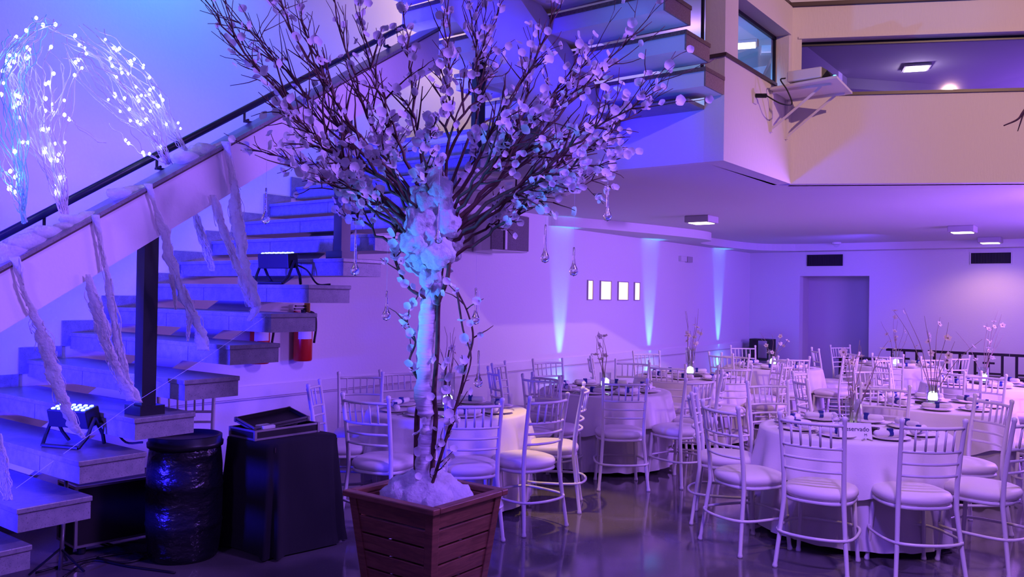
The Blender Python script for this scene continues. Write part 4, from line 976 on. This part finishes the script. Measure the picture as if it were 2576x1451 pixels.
# ceiling lamps
for i, (x, y, lab) in enumerate(((-4.41, 9.78, 'square ceiling lamp nearest the stair'), (-1.93, 12.64, 'square ceiling lamp over the right hand tables'), (-1.9, 15.0, 'square ceiling lamp nearest the back wall'))):
    t = thing('ceiling_lamp', lab, 'lamp', (x, y, ZC), 0, 'square ceiling lamps')
    MB().box(-.16, .16, -.16, .16, -.085, 0).obj('housing', 'fixture', t, bevel=.01)
    MB().box(-.12, .12, -.12, .12, -.093, -.085).obj('diffuser', 'lampw', t)
    light('SPOT', 'ceiling_lamp_light', (x, y, ZC - .13), (1, .52, .30), (14, 30, 40)[i], (x, y, 0), .1, 150, .6)
for i, (p, lab) in enumerate(((atz(2305, 168, 4.09), 'square lamp glowing behind the long mezzanine window'), (atz(1873, 110, 4.27), 'square lamp glowing behind the small mezzanine window'))):
    t = thing('ceiling_lamp', lab, 'lamp', p, TH - .3, 'square ceiling lamps')
    MB().box(-.13, .13, -.12, .12, -.02, .005).obj('housing', 'fixture', t); MB().box(-.11, .11, -.10, .10, -.026, -.02).obj('diffuser', 'lampn', t)
light('POINT', 'mezzanine_room_light', atz(2305, 168, 4.09) + Vector((0, 0, -.12)), (.80, .62, .95), 5, None, .02)
light('SPOT', 'landing_blue_light', (-3.0, 6.6, 3.3), CYAN, 260, (-3.5, 9.4, 3.5), .05, 90, .9)
light('POINT', 'landing_violet_light', (-3.6, 7.6, 4.0), (.40, .2, 1.0), 12, None, .05)
light('POINT', 'landing_warm_light', (-5.1, 6.6, 4.6), (1.0, .66, .42), 40, None, .15)
light('POINT', 'upper_blue_light', (-4.9, 5.0, 3.35), (.16, .16, 1.0), 16, None, .15)
# ceiling air diffuser
ac = thing('air_diffuser', 'round white air diffuser in the low ceiling above the tree', 'vent', (-4.5, 6.75, ZC))
MB().lathe([(.02, -.05), (.06, -.05), (.10, -.03), (.14, -.02), (.17, -.006), (.17, 0)], 28).obj('cone', 'white', ac, smooth=True)
MB().lathe([(.045, -.052), (.05, -.06), (.01, -.062)], 16).obj('core', 'fixture', ac)
# wall vents
for i, (x0, x1, lab) in enumerate(((-4.98, -4.367, 'dark rectangular air vent above the doorway recess'), (-2.28, -1.70, 'dark rectangular air vent on the right of the back wall'))):
    t = thing('air_vent', lab, 'vent', ((x0 + x1) / 2, YB, 2.245), 0, 'air vents on the back wall')
    h = (x1 - x0) / 2
    MB().box(-h, h, -.004, 0, 0, .18).obj('backing', 'vent', t)
    for k in range(14):
        x = -h + (k + .5) * 2 * h / 14; MB().box(x - .006, x + .006, -.018, -.004, .01, .17).obj('slat', 'vent', t)
    MB().box(-h - .015, h + .015, -.02, 0, -.015, 0).box(-h - .015, h + .015, -.02, 0, .18, .195).box(-h - .015, -h, -.02, 0, 0, .18).box(h, h + .015, -.02, 0, 0, .18).obj('frame', 'vent' if i == 0 else 'white', t)
dc = thing('dome_camera', 'small white dome camera at the back of the low ceiling', 'camera', (-4.3, 15.2, ZC))
MB().lathe([(.06, -.04), (.08, -.02), (.08, 0)], 16).obj('base', 'white', dc); MB().lathe([(.005, -.085), (.03, -.075), (.045, -.055), (.05, -.04)], 16).obj('dome', 'glass', dc, smooth=True)

# projector on bracket shelf
sh = thing('bracket_shelf', 'white wall shelf on two diagonal brackets under the mezzanine window', 'shelf', (-2.5, 7.08, 3.35))
MB().hexa([(0.02, -.26, -.016), (.58, -.34, -.016), (.54, .26, -.016), (.02, .22, -.016), (0.02, -.26, 0.004), (.58, -.34, 0.004), (.54, .26, .004), (.02, .22, .004)]).obj('board', 'shelf', sh)
for y in (-.20, .18):
    br = MB().box(0.0, .025, y - .012, y + .012, -.36, -.016).obj('bracket', 'shelf', sh)
    MB().tube([(.02, y, -.33), (.42, y, -.03)], .011, 6).obj('strut', 'shelf', br); MB().box(.02, .50, y - .012, y + .012, -.034, -.016).obj('arm', 'shelf', br)
pj = thing('projector', 'white projector with black front and blue light on the wall shelf', 'projector', (-2.17, 6.98, 3.356), 0)
MB().box(-.16, .12, -.20, .14, .012, .10).obj('shell', 'projw', pj, bevel=.012)
MB().hexa([(.12, -.19, .012), (.19, -.17, .012), (.19, .11, .012), (.12, .13, .012), (.12, -.19, .095), (.155, -.17, .07), (.155, .11, .07), (.12, .13, .095)]).obj('front_panel', 'blackp', pj)
MB().lathe([(.012, 0), (.012, .004), (.003, .005)], 10, (0, 0, 0)).obj('indicator', 'ledw', pj).location = (.172, -.02, .055)
for sx in (-.12, .08): MB().box(sx - .012, sx + .012, -.15, -.12, 0, .012).obj('foot', 'blackp', pj)
ol = thing('wall_socket', 'wall socket with a black plug beside the projector shelf', 'socket', (-2.5, 6.52, 3.22))
MB().box(0, .012, -.035, .035, -.06, .06).obj('plate', 'shelf', ol, bevel=.003)
MB().tube([(.012, 0, .005), (.06, .01, .0), (.09, .03, 0)], .018, 8).obj('plug', 'blackp', ol)
cl = [Vector((-2.41, 6.55, 3.22)), Vector((-2.32, 6.62, 3.16)), Vector((-2.27, 6.74, 3.17)), Vector((-2.30, 6.72, 3.28)), Vector((-2.35, 6.70, 3.37)), Vector((-2.34, 6.78, 3.40))]
tag(MB().tube(catmull(cl, 6), .006, 6).obj('power_cable', 'wire', smooth=True), 'black power cable looping from the wall socket to the projector', 'cable')

# ------------------------------------------------------------------ dark furniture against the back wall
def dark_chair(x, y, rz, lab):
    t = thing('dark_chair', lab, 'chair', (x, y, 0), rz, 'dark chairs along the back wall')
    MB().box(-.21, .21, -.21, .21, .42, .455).obj('seat', 'darkwood', t)
    for sx in (-1, 1):
        MB().box(sx * .18 - .018, sx * .18 + .018, -.20, -.165, 0, .42).obj('leg', 'darkwood', t)
        MB().box(sx * .18 - .018, sx * .18 + .018, .17, .205, 0, .80).obj('back_post', 'darkwood', t)
    MB().box(-.27, .27, .165, .21, .79, .83).obj('top_rail', 'darkwood', t)
    MB().box(-.16, .16, .175, .20, .50, .53).obj('lower_rail', 'darkwood', t)
    MB().box(-.015, .015, .178, .198, .53, .79).box(-.08, .08, .176, .196, .66, .69).obj('back_splat', 'darkwood', t)
for i, x in enumerate((-3.05, -2.42, -1.86, -1.30, -.75)):
    dark_chair(x, 14.75, PI + (.0 if i % 2 else .06), ['leftmost', 'second from left', 'third from left', 'fourth from left', 'rightmost'][i] + ' of the dark wooden chairs along the back wall')
dt = thing('dark_cabinet', 'black open-framed cabinet in the far left corner', 'cabinet', (-5.70, 15.45, 0))
for sx in (-.17, .17): MB().box(sx - .03, sx + .03, -.15, .15, 0, .85).obj('side', 'darkwood', dt)
for z in (.1, .45, .82): MB().box(-.14, .14, -.15, .15, z, z + .03).obj('shelf', 'darkwood', dt)
bn = thing('dark_bench', 'low dark bench at the left of the dark chairs', 'bench', (-3.75, 14.7, 0))
MB().box(-.35, .35, -.16, .16, .62, .65).obj('top', 'darkwood', bn)
for sx in (-1, 1): MB().box(sx * .28 - .03, sx * .28 + .03, -.13, .13, 0, .62).obj('leg', 'darkwood', bn)
# twig reaching into the picture at the right edge
rt = thing('bare_twig', 'bare twig of another tree reaching in at the right edge', 'branch', atd(2700, 180, 4.2))
tw = [atd(2700, 180, 4.2), atd(2620, 225, 4.18), atd(2577, 278, 4.15), atd(2560, 300, 4.15), atd(2525, 316, 4.15)]
MB().tube([p - rt.location for p in catmull(tw, 6)], [.012 - .009 * i / 24 for i in range(25)], 6).obj('twig', 'bark', rt, smooth=True)
MB().tube([tw[2] - rt.location, atd(2560, 330, 4.15) - rt.location], [.005, .002], 5).obj('side_twig', 'bark', rt, smooth=True)
